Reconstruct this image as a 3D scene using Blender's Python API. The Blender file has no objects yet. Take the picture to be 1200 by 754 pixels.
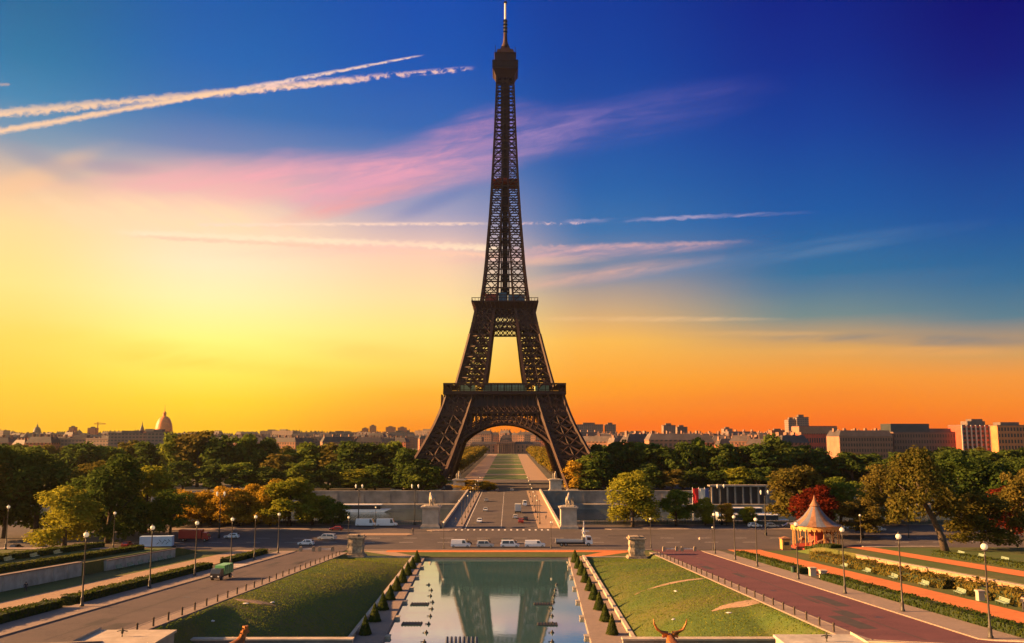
import bpy, bmesh, math, random
import numpy as np
from mathutils import Vector, Matrix
R = math.radians
scene = bpy.context.scene
COL = scene.collection
random.seed(7); rng = np.random.default_rng(7)

# ------------------------------------------------------------------ camera
cam_d = bpy.data.cameras.new("camera"); cam = bpy.data.objects.new("camera", cam_d); COL.objects.link(cam)
cam.location = (2.6, 0.0, 34.0)
cam.rotation_euler = (R(97.5), 0, R(-0.2))
cam_d.lens = 30.0; cam_d.sensor_width = 36.0; cam_d.sensor_fit = 'HORIZONTAL'
cam_d.clip_start = 1.0; cam_d.clip_end = 60000.0
scene.camera = cam
scene.render.resolution_x = 1024; scene.render.resolution_y = 643

# ------------------------------------------------------------------ exposure
vs = scene.view_settings
scene.display_settings.display_device = 'sRGB'
vs.view_transform = 'Standard'; vs.look = 'None'; vs.exposure = 2.1; vs.gamma = 1.0; vs.use_curve_mapping = False
scene.cycles.max_bounces = 6; scene.cycles.diffuse_bounces = 2; scene.cycles.glossy_bounces = 3
scene.cycles.transmission_bounces = 3; scene.cycles.transparent_max_bounces = 6; scene.cycles.volume_bounces = 0
scene.cycles.use_denoising = True
scene.cycles.sample_clamp_indirect = 4.0

# ------------------------------------------------------------------ sun
SUN_AZ = -90.0      # degrees from the view axis, negative = left of it
SUN_EL = 18.0
sun_d = bpy.data.lights.new("sun", 'SUN'); sun = bpy.data.objects.new("sun", sun_d); COL.objects.link(sun)
sun_d.energy = 5.0; sun_d.angle = R(0.6); sun_d.color = (1.0, 0.50, 0.17)
_sd = Vector((math.sin(R(SUN_AZ))*math.cos(R(SUN_EL)), math.cos(R(SUN_AZ))*math.cos(R(SUN_EL)), math.sin(R(SUN_EL))))
sun.rotation_euler = (-_sd).to_track_quat('-Z', 'Y').to_euler(); sun.location = (-200, -20, 120)

# ------------------------------------------------------------------ sky (world)
def lin(c):
    return tuple((v/255/12.92 if v/255 <= .04045 else ((v/255+.055)/1.055)**2.4) for v in c)
_C, _S = math.cos(R(7.5)), math.sin(R(7.5))
def sky_dir(px, py):
    """direction of sky as noted on the photograph: (azimuth, elevation, u, v)"""
    x, y, z = px-596.5, 1000*_C-(377-py)*_S, 1000*_S+(377-py)*_C
    return math.atan2(x, y), math.atan2(z, math.hypot(x, y)), x/y, z/y

world = bpy.data.worlds.new("World"); scene.world = world; world.use_nodes = True
nt = world.node_tree; nt.nodes.clear()
class S:
    """tiny expression wrapper over shader math sockets"""
    def __init__(s, v): s.v = v
    def _m(op, *a, clamp=False):
        n = nt.nodes.new('ShaderNodeMath'); n.operation = op; n.use_clamp = clamp
        for i, x in enumerate(a):
            if isinstance(x, S): nt.links.new(x.v, n.inputs[i])
            else: n.inputs[i].default_value = float(x)
        return S(n.outputs[0])
    def __add__(s, o): return S._m('ADD', s, o)
    def __radd__(s, o): return S._m('ADD', o, s)
    def __sub__(s, o): return S._m('SUBTRACT', s, o)
    def __rsub__(s, o): return S._m('SUBTRACT', o, s)
    def __mul__(s, o): return S._m('MULTIPLY', s, o)
    def __rmul__(s, o): return S._m('MULTIPLY', o, s)
    def __truediv__(s, o): return S._m('DIVIDE', s, o)
def mx(a, b): return S._m('MAXIMUM', a, b)
def mn(a, b): return S._m('MINIMUM', a, b)
def ab(a): return S._m('ABSOLUTE', a)
def sst(x, lo, hi):
    n = nt.nodes.new('ShaderNodeMapRange'); n.interpolation_type = 'SMOOTHSTEP'
    nt.links.new(x.v, n.inputs['Value']); n.inputs['From Min'].default_value = lo; n.inputs['From Max'].default_value = hi
    return S(n.outputs['Result'])
def comb(x, y, z=0.0):
    n = nt.nodes.new('ShaderNodeCombineXYZ')
    for i, v in enumerate((x, y, z)):
        if isinstance(v, S): nt.links.new(v.v, n.inputs[i])
        else: n.inputs[i].default_value = v
    return n.outputs[0]
def noise(vec, scale, detail=4, rough=.55, dist=0.0):
    n = nt.nodes.new('ShaderNodeTexNoise'); nt.links.new(vec, n.inputs['Vector'])
    n.inputs['Scale'].default_value = scale; n.inputs['Detail'].default_value = detail
    n.inputs['Roughness'].default_value = rough; n.inputs['Distortion'].default_value = dist
    return S(n.outputs['Fac'])
def mixc(f, a, b):
    n = nt.nodes.new('ShaderNodeMix'); n.data_type = 'RGBA'; n.clamp_factor = True
    if isinstance(f, S): nt.links.new(f.v, n.inputs[0])
    else: n.inputs[0].default_value = f
    for i, x in ((6, a), (7, b)):
        if isinstance(x, tuple): n.inputs[i].default_value = (*x[:3], 1)
        else: nt.links.new(x, n.inputs[i])
    return n.outputs[2]

tc = nt.nodes.new('ShaderNodeTexCoord'); sep = nt.nodes.new('ShaderNodeSeparateXYZ')
nt.links.new(tc.outputs['Generated'], sep.inputs[0])
DX, DY, DZ = (S(sep.outputs[i]) for i in range(3))
AZ = S._m('ARCTAN2', DX, DY)
EL = S._m('ARCSINE', DZ)
# vertical colour profiles at six bearings, as (photo row, sRGB)
COLS = [
 (0,    [(0,(2,100,150)),(60,(14,112,160)),(110,(52,128,172)),(160,(120,148,172)),(210,(226,188,156)),(260,(255,214,150)),(330,(255,224,134)),(400,(255,214,84)),(450,(255,203,36)),(500,(253,182,2))]),
 (250,  [(0,(0,86,164)),(70,(10,96,172)),(130,(46,108,172)),(175,(112,130,174)),(215,(222,184,170)),(260,(252,214,182)),(310,(255,230,188)),(350,(255,239,172)),(400,(255,246,124)),(440,(255,234,78)),(470,(255,214,30)),(500,(254,192,4))]),
 (500,  [(0,(0,72,166)),(70,(4,80,170)),(150,(42,98,172)),(200,(96,126,178)),(250,(160,156,184)),(300,(246,202,174)),(350,(252,220,156)),(390,(255,228,124)),(430,(255,214,84)),(460,(254,182,38)),(500,(250,140,2))]),
 (700,  [(0,(0,54,146)),(70,(0,62,152)),(150,(16,76,158)),(220,(22,94,164)),(270,(50,110,166)),(320,(128,136,154)),(360,(196,164,126)),(400,(248,184,76)),(450,(254,160,22)),(500,(252,112,0))]),
 (950,  [(0,(0,32,128)),(70,(0,42,136)),(150,(0,60,148)),(250,(4,86,158)),(320,(36,108,152)),(370,(110,136,136)),(410,(224,166,84)),(440,(250,156,38)),(470,(252,134,10)),(500,(252,108,0))]),
 (1195, [(0,(0,12,108)),(70,(0,24,118)),(150,(0,48,136)),(250,(2,78,150)),(320,(28,102,148)),(370,(82,124,140)),(415,(210,158,90)),(440,(248,154,50)),(470,(252,140,22)),(500,(252,116,8))]),
]
def ramp(stops):
    n = nt.nodes.new('ShaderNodeValToRGB'); el = n.color_ramp.elements
    while len(el) > 1: el.remove(el[-1])
    for i, (p, c) in enumerate(sorted(stops)):
        e = el[0] if i == 0 else el.new(p)
        e.position = p; e.color = (*lin(c), 1)
    return n
tpos = (EL + .02)/.58
tnode = S._m('ADD', tpos, 0.0, clamp=True)
cur = None; prev_az = None
for px, prof in COLS:
    st = [((sky_dir(px, py)[1]+.02)/.58, c) for py, c in prof]
    top = prof[0][1]
    st.append((1.0, tuple(int(v*.8) for v in top)))
    rn = ramp(st); nt.links.new(tnode.v, rn.inputs[0])
    az = sky_dir(px, 300)[0]
    cur = rn.outputs[0] if cur is None else mixc(sst(AZ, prev_az, az), cur, rn.outputs[0])
    prev_az = az
sky = cur
# --- clouds, in the plane u = x/y, v = z/y (straight trails stay straight)
YS = mx(DY, .08); U = DX/YS; V = DZ/YS
front = sst(DY, .1, .3)
n_big = noise(comb(U*6.0, V*14.0), 1.0, 5, .6, .4)
n_fib = noise(comb((U + V*1.2)*5.0, (V - U*.18)*55.0), 1.0, 5, .62, .5)
n_rip = noise(comb((U*.5 + V)*60.0, (V - U*.5)*14.0), 1.0, 3, .5, .3)
n_fine = noise(comb(U*70.0, V*110.0), 1.0, 4, .65, .3)
n_puff = noise(comb(U*95.0, V*120.0), 1.0, 5, .62, 0.4)
n_gran = noise(comb((U + V*.5)*17.0, (V - U*.3)*62.0), 1.0, 7, .68, 1.2)
PXU = 1/1015.0
def ell(px, py, a, b, rot, soft=.15):
    _, _, u, v = sky_dir(px, py); c, s = math.cos(R(rot)), math.sin(R(rot))
    du, dv = U-u, V-v
    p = (du*c + dv*s)/(a*PXU); q = (dv*c - du*s)/(b*PXU)
    r = S._m('SQRT', p*p + q*q)
    return 1.0 - sst(r + (n_big-.5)*.9, soft, 1.0)
def seg(p0, p1, w0, w1, rag=.8, f0=.02, f1=.1, nz=None):
    a, b = sky_dir(*p0)[2:], sky_dir(*p1)[2:]
    L = math.hypot(b[0]-a[0], b[1]-a[1]); dx, dy = (b[0]-a[0])/L, (b[1]-a[1])/L
    du, dv = U-a[0], V-a[1]
    t = (du*dx + dv*dy)/L; n = dv*dx - du*dy
    w = (w0 + (w1-w0)*t)*PXU
    d = ab(n + ((nz or n_puff)-.5)*w*2.0*rag)/mx(w, .0002)
    e = sst(t, -f0, f0*.2)*(1.0 - sst(t, 1-f1, 1.0))
    return (1.0 - sst(d, .02, 1.08))*e
pink = lin((246, 150, 168)); cream = lin((255, 222, 178)); rose = lin((236, 176, 172)); mauve = lin((150, 118, 176))
fib = sst(n_fib, .32, .68)
def lay(m, colr, k): 
    global sky
    sky = mixc(m*front*k, sky, colr)
# cirrus wing
gr = .45 + .55*sst(n_gran*.55 + n_big*.45, .36, .62)
lay(ell(690, 146, 270, 44, 11)*(.3 + .7*fib)*gr, lin((124,106,176)), .5)
lay(ell(600, 172, 170, 36, 17)*(.35 + .65*fib)*gr, lin((176,140,186)), .55)
lay(ell(470, 192, 200, 40, 22)*(.35 + .65*fib)*gr, lin((222,150,178)), .85)
lay(ell(330, 212, 310, 44, 2)*(.55 + .45*fib)*(.5+.5*gr), lin((246,166,176)), .85)
lay(ell(500, 208, 180, 34, 14)*(.4 + .6*fib)*(.4+.6*gr), lin((232,156,178)), .6)
lay(ell(420, 236, 170, 18, 16)*(.5 + .5*fib)*gr, lin((242,158,156)), .8)
lay(ell(520, 232, 90, 16, 22), lin((92,118,176)), .45)
lay(ell(210, 254, 250, 36, -4)*(.45 + .55*sst(n_rip, .35, .65)), lin((255,218,172)), .75)
lay(ell(50, 205, 110, 22, 24), lin((250,196,150)), .4)
lay(ell(48, 188, 80, 20, -25), lin((136,142,166)), .45)
lay(ell(130, 196, 80, 14, -4), lin((150,138,166)), .4)
# flat bands right of the tower
lay(ell(700, 295, 240, 12, 3)*(.2 + .8*fib)*gr, rose, .8)
lay(ell(700, 322, 200, 13, 8)*(.25 + .75*fib)*gr, lin((240,180,158)), .7)
lay(ell(640, 306, 90, 9, 2)*gr, lin((244,188,160)), .6)
lay(ell(900, 300, 330, 15, 9)*(.2 + .8*fib), lin((104,134,172)), .4)
lay(ell(1030, 330, 260, 16, 4)*(.2 + .8*fib), lin((70,112,150)), .4)
lay(ell(760, 374, 200, 4.5, 0)*(.3 + .7*fib)*gr, lin((250,200,140)), .75)
lay(ell(900, 391, 120, 5, 0)*(.3 + .7*fib)*gr, lin((252,190,110)), .8)
lay(ell(1060, 398, 270, 10, -1)*(.2 + .8*fib), lin((64,114,134)), .5)
lay(ell(1080, 412, 260, 8, 0)*(.2 + .8*fib), lin((250,176,90)), .4)
lay(ell(150, 410, 330, 30, -6)*(.3 + .7*fib), lin((255,212,78)), .4)
lay(ell(300, 432, 260, 14, -5)*(.3 + .7*fib), lin((252,206,60)), .4)
lay(ell(470, 420, 200, 18, -8)*(.3 + .7*fib), lin((250,200,90)), .4)
lay(ell(560, 470, 260, 24, 4)*(.3 + .7*fib), lin((252,168,34)), .35)
lay(ell(860, 470, 300, 16, 2)*(.3 + .7*fib), lin((244,130,34)), .35)
# condensation trails
tr = lin((250, 204, 164))
lay(seg((-40, 162), (300, 102), 6.5, 4, .75), tr, .9)
lay(seg((280, 106), (500, 64), 5, 1.5, 1.0)*(.35+.65*sst(n_puff, .35, .55)), lin((250,212,190)), .85)
lay(seg((-40, 138), (440, 92), 9, 5, 1.05)*(.55+.45*sst(n_puff, .3, .6)), tr, .9)
lay(seg((300, 103), (560, 79), 8, 3.5, 1.4)*sst(n_puff, .4, .6), lin((250,200,184)), .8)
lay(seg((236, 264), (580, 262), 3.4, 2.6, 1.2)*(.4+.6*sst(n_puff, .35, .6)), lin((255,216,192)), .8)
lay(seg((605, 262), (690, 261), 3, 2.5, 1.4)*sst(n_puff, .42, .62), lin((240,196,196)), .7)
lay(seg((680, 260), (970, 248), 4, 3, 1.2, .1, .4)*fib*gr, lin((200,176,200)), .7)
lay(seg((170, 274), (600, 292), 5, 6, 1.2, .12, .05)*(.6+.4*sst(n_puff, .3, .6)), lin((255,226,190)), .95)
lay(seg((190, 279), (600, 301), 3.5, 5, 1.2, .15, .05)*(.5+.5*sst(n_puff, .3, .6)), lin((255,202,172)), .9)
lay(ell(430, 292, 240, 14, 2)*(.3+.7*fib), lin((250,196,180)), .55)
lay(seg((600, 293), (900, 282), 6, 3, 1.3, .02, .4)*(.2+.8*fib)*gr, lin((240,180,170)), .7)
lay(seg((-20, 100), (14, 100), 4, 3, 1.2), lin((230,180,150)), .4)
# behind the camera and below the horizon the painted profile fades into the plain Nishita sky
nish = nt.nodes.new('ShaderNodeTexSky'); nish.sky_type = 'NISHITA'; nish.sun_disc = False
nish.sun_elevation = R(SUN_EL); nish.sun_rotation = R(SUN_AZ); nish.air_density = 1.2; nish.dust_density = 2.0
bg1 = nt.nodes.new('ShaderNodeBackground'); nt.links.new(sky, bg1.inputs[0]); bg1.inputs[1].default_value = 0.258
bg2 = nt.nodes.new('ShaderNodeBackground'); nt.links.new(nish.outputs[0], bg2.inputs[0]); bg2.inputs[1].default_value = 0.04
mxs = nt.nodes.new('ShaderNodeMixShader'); outw = nt.nodes.new('ShaderNodeOutputWorld')
nt.links.new(sst(DY, -.25, .3).v, mxs.inputs[0]); nt.links.new(bg2.outputs[0], mxs.inputs[1]); nt.links.new(bg1.outputs[0], mxs.inputs[2])
nt.links.new(mxs.outputs[0], outw.inputs[0])
world.cycles.sampling_method = 'MANUAL'; world.cycles.sample_map_resolution = 512
HAZE = 0.000045

# ================================================================== helpers
class MB:
    """collects quads, boxes, bars, tubes and lathed forms for ONE mesh object"""
    def __init__(s): s.v, s.f, s.m = [], [], []
    def add(s, vs_, fs_, mi=0):
        o = len(s.v); s.v.extend(vs_); s.f.extend(tuple(i+o for i in f) for f in fs_); s.m.extend([mi]*len(fs_)); return s
    def hexa(s, p, mi=0):      # 4 bottom + 4 top points
        return s.add(p, [(3,2,1,0),(4,5,6,7),(0,1,5,4),(1,2,6,5),(2,3,7,6),(3,0,4,7)], mi)
    def box(s, x0, x1, y0, y1, z0, z1, mi=0):
        return s.hexa([(x0,y0,z0),(x1,y0,z0),(x1,y1,z0),(x0,y1,z0),(x0,y0,z1),(x1,y0,z1),(x1,y1,z1),(x0,y1,z1)], mi)
    def cbox(s, c, sz, mi=0, rz=0.0):
        x, y, z = c; a, b, h = sz[0]/2, sz[1]/2, sz[2]; co, si = math.cos(rz), math.sin(rz)
        q = [(x+u*co-w*si, y+u*si+w*co) for u, w in ((-a,-b),(a,-b),(a,b),(-a,b))]
        return s.hexa([(*p, z) for p in q]+[(*p, z+h) for p in q], mi)
    def beam(s, p, q, w, h=None, mi=0):
        p, q = Vector(p), Vector(q); d = q-p
        if d.length < 1e-6: return s
        d.normalize(); up = Vector((0,0,1)) if abs(d.z) < .95 else Vector((0,1,0))
        a = d.cross(up).normalized()*w/2; b = a.cross(d).normalized()*(h or w)/2
        pts = [tuple(e+i*a+j*b) for e in (p, q) for i, j in ((-1,-1),(1,-1),(1,1),(-1,1))]
        return s.hexa(pts, mi)
    def tube(s, path, rad, n=8, mi=0, cap=True):
        path = [Vector(p) for p in path]; rad = rad if hasattr(rad, '__len__') else [rad]*len(path); base = len(s.v)
        for k, p in enumerate(path):
            d = (path[min(k+1, len(path)-1)]-path[max(k-1, 0)]).normalized()
            up = Vector((0,1,0)) if abs(d.y) < .9 else Vector((1,0,0))
            a = d.cross(up).normalized(); b = d.cross(a)
            for j in range(n):
                t = 2*math.pi*j/n; s.v.append(tuple(p + rad[k]*(math.cos(t)*a + math.sin(t)*b)))
        for k in range(len(path)-1):
            for j in range(n):
                s.f.append((base+k*n+j, base+k*n+(j+1)%n, base+(k+1)*n+(j+1)%n, base+(k+1)*n+j)); s.m.append(mi)
        if cap:
            s.f.append(tuple(base+j for j in range(n))[::-1]); s.m.append(mi)
            s.f.append(tuple(base+(len(path)-1)*n+j for j in range(n))); s.m.append(mi)
        return s
    def lathe(s, prof, n=16, c=(0,0,0), mi=0, mif=None):
        base = len(s.v)
        for r, z in prof:
            for j in range(n):
                t = 2*math.pi*(j+.5)/n; s.v.append((c[0]+max(r, .001)*math.cos(t), c[1]+max(r, .001)*math.sin(t), c[2]+z))
        for k in range(len(prof)-1):
            for j in range(n):
                s.f.append((base+k*n+j, base+k*n+(j+1)%n, base+(k+1)*n+(j+1)%n, base+(k+1)*n+j)); s.m.append(mif(j) if mif else mi)
        s.f.append(tuple(base+j for j in range(n))[::-1]); s.m.append(mi)
        s.f.append(tuple(base+(len(prof)-1)*n+j for j in range(n))); s.m.append(mi)
        return s
    def prism(s, poly, axis, a, b, mi=0):
        """polygon in the plane across AXIS, from a to b along it"""
        def P(u, w, t): return (t,u,w) if axis == 'x' else (u,t,w) if axis == 'y' else (u,w,t)
        n = len(poly); v = [P(*p, a) for p in poly]+[P(*p, b) for p in poly]
        return s.add(v, [tuple(range(n)), tuple(range(2*n-1, n-1, -1))]+[(i, i+n, (i+1)%n+n, (i+1)%n) for i in range(n)], mi)
    def build(s, name, mats, parent=None, smooth=False, fix=True):
        me = bpy.data.meshes.new(name); me.from_pydata(s.v, [], s.f)
        for m in (mats if isinstance(mats, (list, tuple)) else [mats]): me.materials.append(m)
        me.polygons.foreach_set('material_index', s.m)
        if fix:
            b = bmesh.new(); b.from_mesh(me); bmesh.ops.recalc_face_normals(b, faces=b.faces); b.to_mesh(me); b.free()
        if smooth: me.polygons.foreach_set('use_smooth', [True]*len(me.polygons))
        me.update()
        o = bpy.data.objects.new(name, me); COL.objects.link(o)
        if parent: o.parent = parent
        return o
def tag(o, label=None, cat=None, group=None, kind=None):
    for k, v in (('label', label), ('category', cat), ('group', group), ('kind', kind)):
        if v: o[k] = v
    return o
def thing(name, label, cat, loc=(0,0,0), rz=0.0, group=None):
    o = bpy.data.objects.new(name, None); COL.objects.link(o); o.empty_display_size = .1
    o.location = loc; o.rotation_euler = (0, 0, rz); return tag(o, label, cat, group)
def dup(root, loc, rz=0.0, label=None, scale=None, group=None):
    r = root.copy(); COL.objects.link(r); r.location = loc; r.rotation_euler = (0, 0, rz)
    if scale: r.scale = scale if hasattr(scale, '__len__') else (scale,)*3
    if label: r['label'] = label
    if group: r['group'] = group
    for ch in list(root.children):
        c = ch.copy(); COL.objects.link(c); c.parent = r
        for g in list(ch.children):
            d = g.copy(); COL.objects.link(d); d.parent = c
    return r
def recolor(root, part, m):
    for c in root.children:
        if c.name.split('.')[0] == part:
            c.data = c.data.copy(); c.data.materials[0] = m
def X(px, Y, z=3.0):     # metres across at a given depth
    return 2.6 + (px-596.5)*(Y*_C + (z-34)*_S)/1000
def ZT(py, Y): return 34 + Y*math.tan(R(7.5) + math.atan((377-py)/1000))

# ================================================================== materials
def mat(name, c, rough=.8, var=.25, scale=1.0, c2=None, metal=0.0, bump=0.0, bscale=None, spec=.3, coords='Object', detail=6, emit=None, translucent=0.0):
    m = bpy.data.materials.new(name); m.use_nodes = True; t = m.node_tree; b = t.nodes['Principled BSDF']
    b.inputs['Roughness'].default_value = rough; b.inputs['Metallic'].default_value = metal
    b.inputs['Specular IOR Level'].default_value = spec
    co = t.nodes.new('ShaderNodeTexCoord')
    if var or c2:
        nz = t.nodes.new('ShaderNodeTexNoise'); nz.inputs['Scale'].default_value = scale; nz.inputs['Detail'].default_value = detail; nz.inputs['Roughness'].default_value = .6
        t.links.new(co.outputs[coords], nz.inputs['Vector'])
        mr = t.nodes.new('ShaderNodeMapRange'); mr.inputs['From Min'].default_value = .3; mr.inputs['From Max'].default_value = .7
        t.links.new(nz.outputs['Fac'], mr.inputs['Value'])
        mi = t.nodes.new('ShaderNodeMix'); mi.data_type = 'RGBA'; t.links.new(mr.outputs[0], mi.inputs[0])
        lo = tuple(v*(1-var) for v in c); hi = c2 or tuple(min(1, v*(1+var)) for v in c)
        mi.inputs[6].default_value = (*lo, 1); mi.inputs[7].default_value = (*hi, 1)
        t.links.new(mi.outputs[2], b.inputs['Base Color'])
    else: b.inputs['Base Color'].default_value = (*c, 1)
    if bump:
        n2 = t.nodes.new('ShaderNodeTexNoise'); n2.inputs['Scale'].default_value = bscale or scale*6; n2.inputs['Detail'].default_value = 4
        t.links.new(co.outputs[coords], n2.inputs['Vector'])
        bp = t.nodes.new('ShaderNodeBump'); bp.inputs['Strength'].default_value = bump; bp.inputs['Distance'].default_value = .1
        t.links.new(n2.outputs['Fac'], bp.inputs['Height']); t.links.new(bp.outputs[0], b.inputs['Normal'])
    if emit:
        b.inputs['Emission Color'].default_value = (*emit[0], 1); b.inputs['Emission Strength'].default_value = emit[1]
    return m
def multi(name, cols, scales, rough=.9, bump=.3, bscale=8, stops=(.35,.65)):
    """three-colour ground: broad patches over fine grain"""
    m = mat(name, cols[0], rough, 0, bump=bump, bscale=bscale); t = m.node_tree; b = t.nodes['Principled BSDF']
    co = t.nodes.new('ShaderNodeTexCoord'); last = None
    base = t.nodes.new('ShaderNodeRGB'); base.outputs[0].default_value = (*cols[0], 1); last = base.outputs[0]
    for c, sc in zip(cols[1:], scales):
        nz = t.nodes.new('ShaderNodeTexNoise'); nz.inputs['Scale'].default_value = sc; nz.inputs['Detail'].default_value = 6; nz.inputs['Roughness'].default_value = .65
        t.links.new(co.outputs['Object'], nz.inputs['Vector'])
        mr = t.nodes.new('ShaderNodeMapRange'); mr.inputs['From Min'].default_value = stops[0]; mr.inputs['From Max'].default_value = stops[1]; t.links.new(nz.outputs['Fac'], mr.inputs['Value'])
        mi = t.nodes.new('ShaderNodeMix'); mi.data_type = 'RGBA'; t.links.new(mr.outputs[0], mi.inputs[0]); t.links.new(last, mi.inputs[6]); mi.inputs[7].default_value = (*c, 1); last = mi.outputs[2]
    t.links.new(last, b.inputs['Base Color']); return m

M = {}
M['earth'] = multi('earth', [(.10,.075,.05),(.07,.06,.04),(.05,.055,.03)], (.05,.4))
M['city'] = multi('city_ground', [(.12,.10,.09),(.08,.07,.065),(.04,.045,.03)], (.01,.06))
M['grass'] = multi('grass', [(.045,.080,.011),(.075,.085,.016),(.13,.085,.03),(.038,.062,.01)], (.09,.05,.8), bump=.5, bscale=6, stops=(.42,.75))
M['lawn_far'] = multi('far_lawn', [(.05,.10,.02),(.09,.11,.025)], (.03,))
M['asphalt'] = multi('asphalt', [(.068,.056,.055),(.098,.080,.075),(.042,.036,.037),(.080,.066,.063)], (.045,.16,2.5), rough=.85, bump=.15)
M['road'] = multi('garden_road', [(.070,.053,.056),(.108,.078,.076),(.045,.035,.037),(.085,.065,.065)], (.05,.22,3.0), rough=.85, bump=.2)
M['road_sun_tint'] = multi('sun_tinted_garden_road', [(.100,.036,.043),(.135,.049,.055),(.068,.026,.032),(.11,.041,.047)], (.05,.22,3.0), rough=.85, bump=.2)  # right-hand copy of the road, warm light put into its colour
M['sand_sun_tint'] = multi('sun_tinted_sand_path', [(.45,.130,.032),(.38,.105,.028),(.50,.165,.05)], (.15,1.2), bump=.2)  # orange sunlight mixed into the base colour of this sand
M['pave'] = multi('pavement', [(.20,.155,.135),(.165,.13,.115),(.23,.175,.15)], (.2,1.5), bump=.15)
M['sand'] = multi('sand_path', [(.27,.18,.12),(.22,.145,.095),(.31,.21,.14)], (.15,1.2), bump=.2)
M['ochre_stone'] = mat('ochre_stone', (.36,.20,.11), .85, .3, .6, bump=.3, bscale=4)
M['stone'] = mat('stone', (.30,.26,.21), .85, .3, .6, bump=.3, bscale=4)
M['pale'] = mat('pale_stone', (.37,.31,.25), .8, .22, .5, bump=.2, bscale=3)
M['rough'] = mat('weathered_stone', (.27,.21,.15), .95, .5, 1.3, bump=.9, bscale=2.2)
M['quay'] = mat('quay_stone', (.20,.175,.155), .9, .4, .18, bump=.3, bscale=1.5)
M['concrete'] = mat('concrete_wall', (.34,.31,.28), .85, .3, .5, bump=.2)
M['white'] = mat('white_paint', (.58,.55,.53), .5, .06)
M['line'] = mat('road_paint', (.62,.58,.54), .7, .25, 3)
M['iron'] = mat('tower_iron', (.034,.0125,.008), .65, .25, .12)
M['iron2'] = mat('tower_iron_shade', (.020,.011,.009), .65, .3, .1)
M['glassgreen'] = mat('pavilion_glass', (.34,.46,.28), .35, .2, .4, spec=.5)
M['black'] = mat('black_metal', (.025,.024,.024), .5, .1)
M['darkgreen'] = mat('green_paint', (.03,.07,.045), .5, .2)
M['benchgreen'] = mat('bench_green', (.20,.27,.20), .6, .25, 3)
M['pole'] = mat('lamp_pole', (.055,.048,.042), .5, .2, 2)
M['globe'] = mat('lamp_globe', (.55,.48,.37), .35, 0, emit=((1.0,.72,.40), .08))
M['bark'] = mat('bark', (.07,.052,.038), .95, .4, 2, bump=.6, bscale=5)
M['gold'] = mat('gilded_bronze', (.34,.13,.035), .5, .6, 1.6, metal=.6, spec=.5, bump=.5, bscale=3)
M['bronze'] = mat('bronze', (.05,.05,.04), .6, .3, 1.5, metal=.3)
M['glass'] = mat('dark_glass', (.025,.03,.038), .12, 0, spec=.7)
M['tyre'] = mat('tyre_rubber', (.015,.015,.016), .9, .1)
M['rim'] = mat('wheel_rim', (.35,.35,.36), .4, 0, metal=.8)
M['headlight'] = mat('headlight_lens', (.75,.75,.72), .2, 0)
M['tail'] = mat('tail_light', (.45,.03,.02), .3, 0)
M['slate'] = mat('slate_roof', (.055,.045,.045), .6, .3, .3)
M['zinc'] = mat('zinc_roof', (.11,.085,.075), .6, .25, .2)
M['skin'] = mat('skin', (.42,.25,.18), .6, .05)
M['yew'] = mat('clipped_yew', (.018,.030,.011), .95, .4, 3)
for n_, c_ in dict(carwhite=(.62,.64,.68), carblue=(.30,.40,.55), cardark=(.03,.03,.035), cargrey=(.18,.18,.19), carred=(.30,.03,.02), cargreen=(.10,.30,.12), trailer=(.42,.55,.72), carsilver=(.42,.42,.42)).items():
    M[n_] = mat(n_+'_paint', c_, .3, .06, spec=.5)

def leafmat(name, c, c2, tr=.45, ns=.35):
    """leaves: colour drifts from leaf to leaf, clump to clump and tree to tree"""
    m = bpy.data.materials.new(name); m.use_nodes = True; t = m.node_tree; t.nodes.clear()
    out = t.nodes.new('ShaderNodeOutputMaterial'); b = t.nodes.new('ShaderNodeBsdfDiffuse'); tl = t.nodes.new('ShaderNodeBsdfTranslucent'); mxx = t.nodes.new('ShaderNodeMixShader')
    oi = t.nodes.new('ShaderNodeObjectInfo'); at = t.nodes.new('ShaderNodeAttribute'); at.attribute_name = 'tint'
    co = t.nodes.new('ShaderNodeTexCoord'); nz = t.nodes.new('ShaderNodeTexNoise'); nz.inputs['Scale'].default_value = ns; nz.inputs['Detail'].default_value = 5
    t.links.new(co.outputs['Object'], nz.inputs['Vector'])
    def mth(op, a, bb):
        n = t.nodes.new('ShaderNodeMath'); n.operation = op
        for i, x in enumerate((a, bb)):
            if isinstance(x, (int, float)): n.inputs[i].default_value = x
            else: t.links.new(x, n.inputs[i])
        return n.outputs[0]
    f = mth('ADD', mth('MULTIPLY', at.outputs['Fac'], .55), mth('MULTIPLY', mth('SUBTRACT', nz.outputs['Fac'], .35), 1.1))
    f = mth('ADD', f, mth('MULTIPLY', mth('SUBTRACT', oi.outputs['Random'], .5), .45))
    mi = t.nodes.new('ShaderNodeMix'); mi.data_type = 'RGBA'; mi.clamp_factor = True; t.links.new(f, mi.inputs[0]); mi.inputs[6].default_value = (*c, 1); mi.inputs[7].default_value = (*c2, 1)
    t.links.new(mi.outputs[2], b.inputs[0]); t.links.new(mi.outputs[2], tl.inputs[0]); mxx.inputs[0].default_value = tr
    t.links.new(b.outputs[0], mxx.inputs[1]); t.links.new(tl.outputs[0], mxx.inputs[2]); t.links.new(mxx.outputs[0], out.inputs[0]); return m
M['l_dark'] = leafmat('leaves_dark_green', (0.034, 0.064, 0.013), (0.092, 0.118, 0.022))
M['l_mid'] = leafmat('leaves_green', (0.066, 0.115, 0.017), (0.175, 0.195, 0.028))
M['l_yellow'] = leafmat('leaves_yellow_green', (0.14, 0.165, 0.016), (0.33, 0.29, 0.032))
M['l_orange'] = leafmat('leaves_orange', (0.26, 0.18, 0.018), (0.52, 0.31, 0.032))
M['l_rust'] = leafmat('leaves_rust_red', (.085,.014,.008), (.20,.03,.012))
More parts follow.
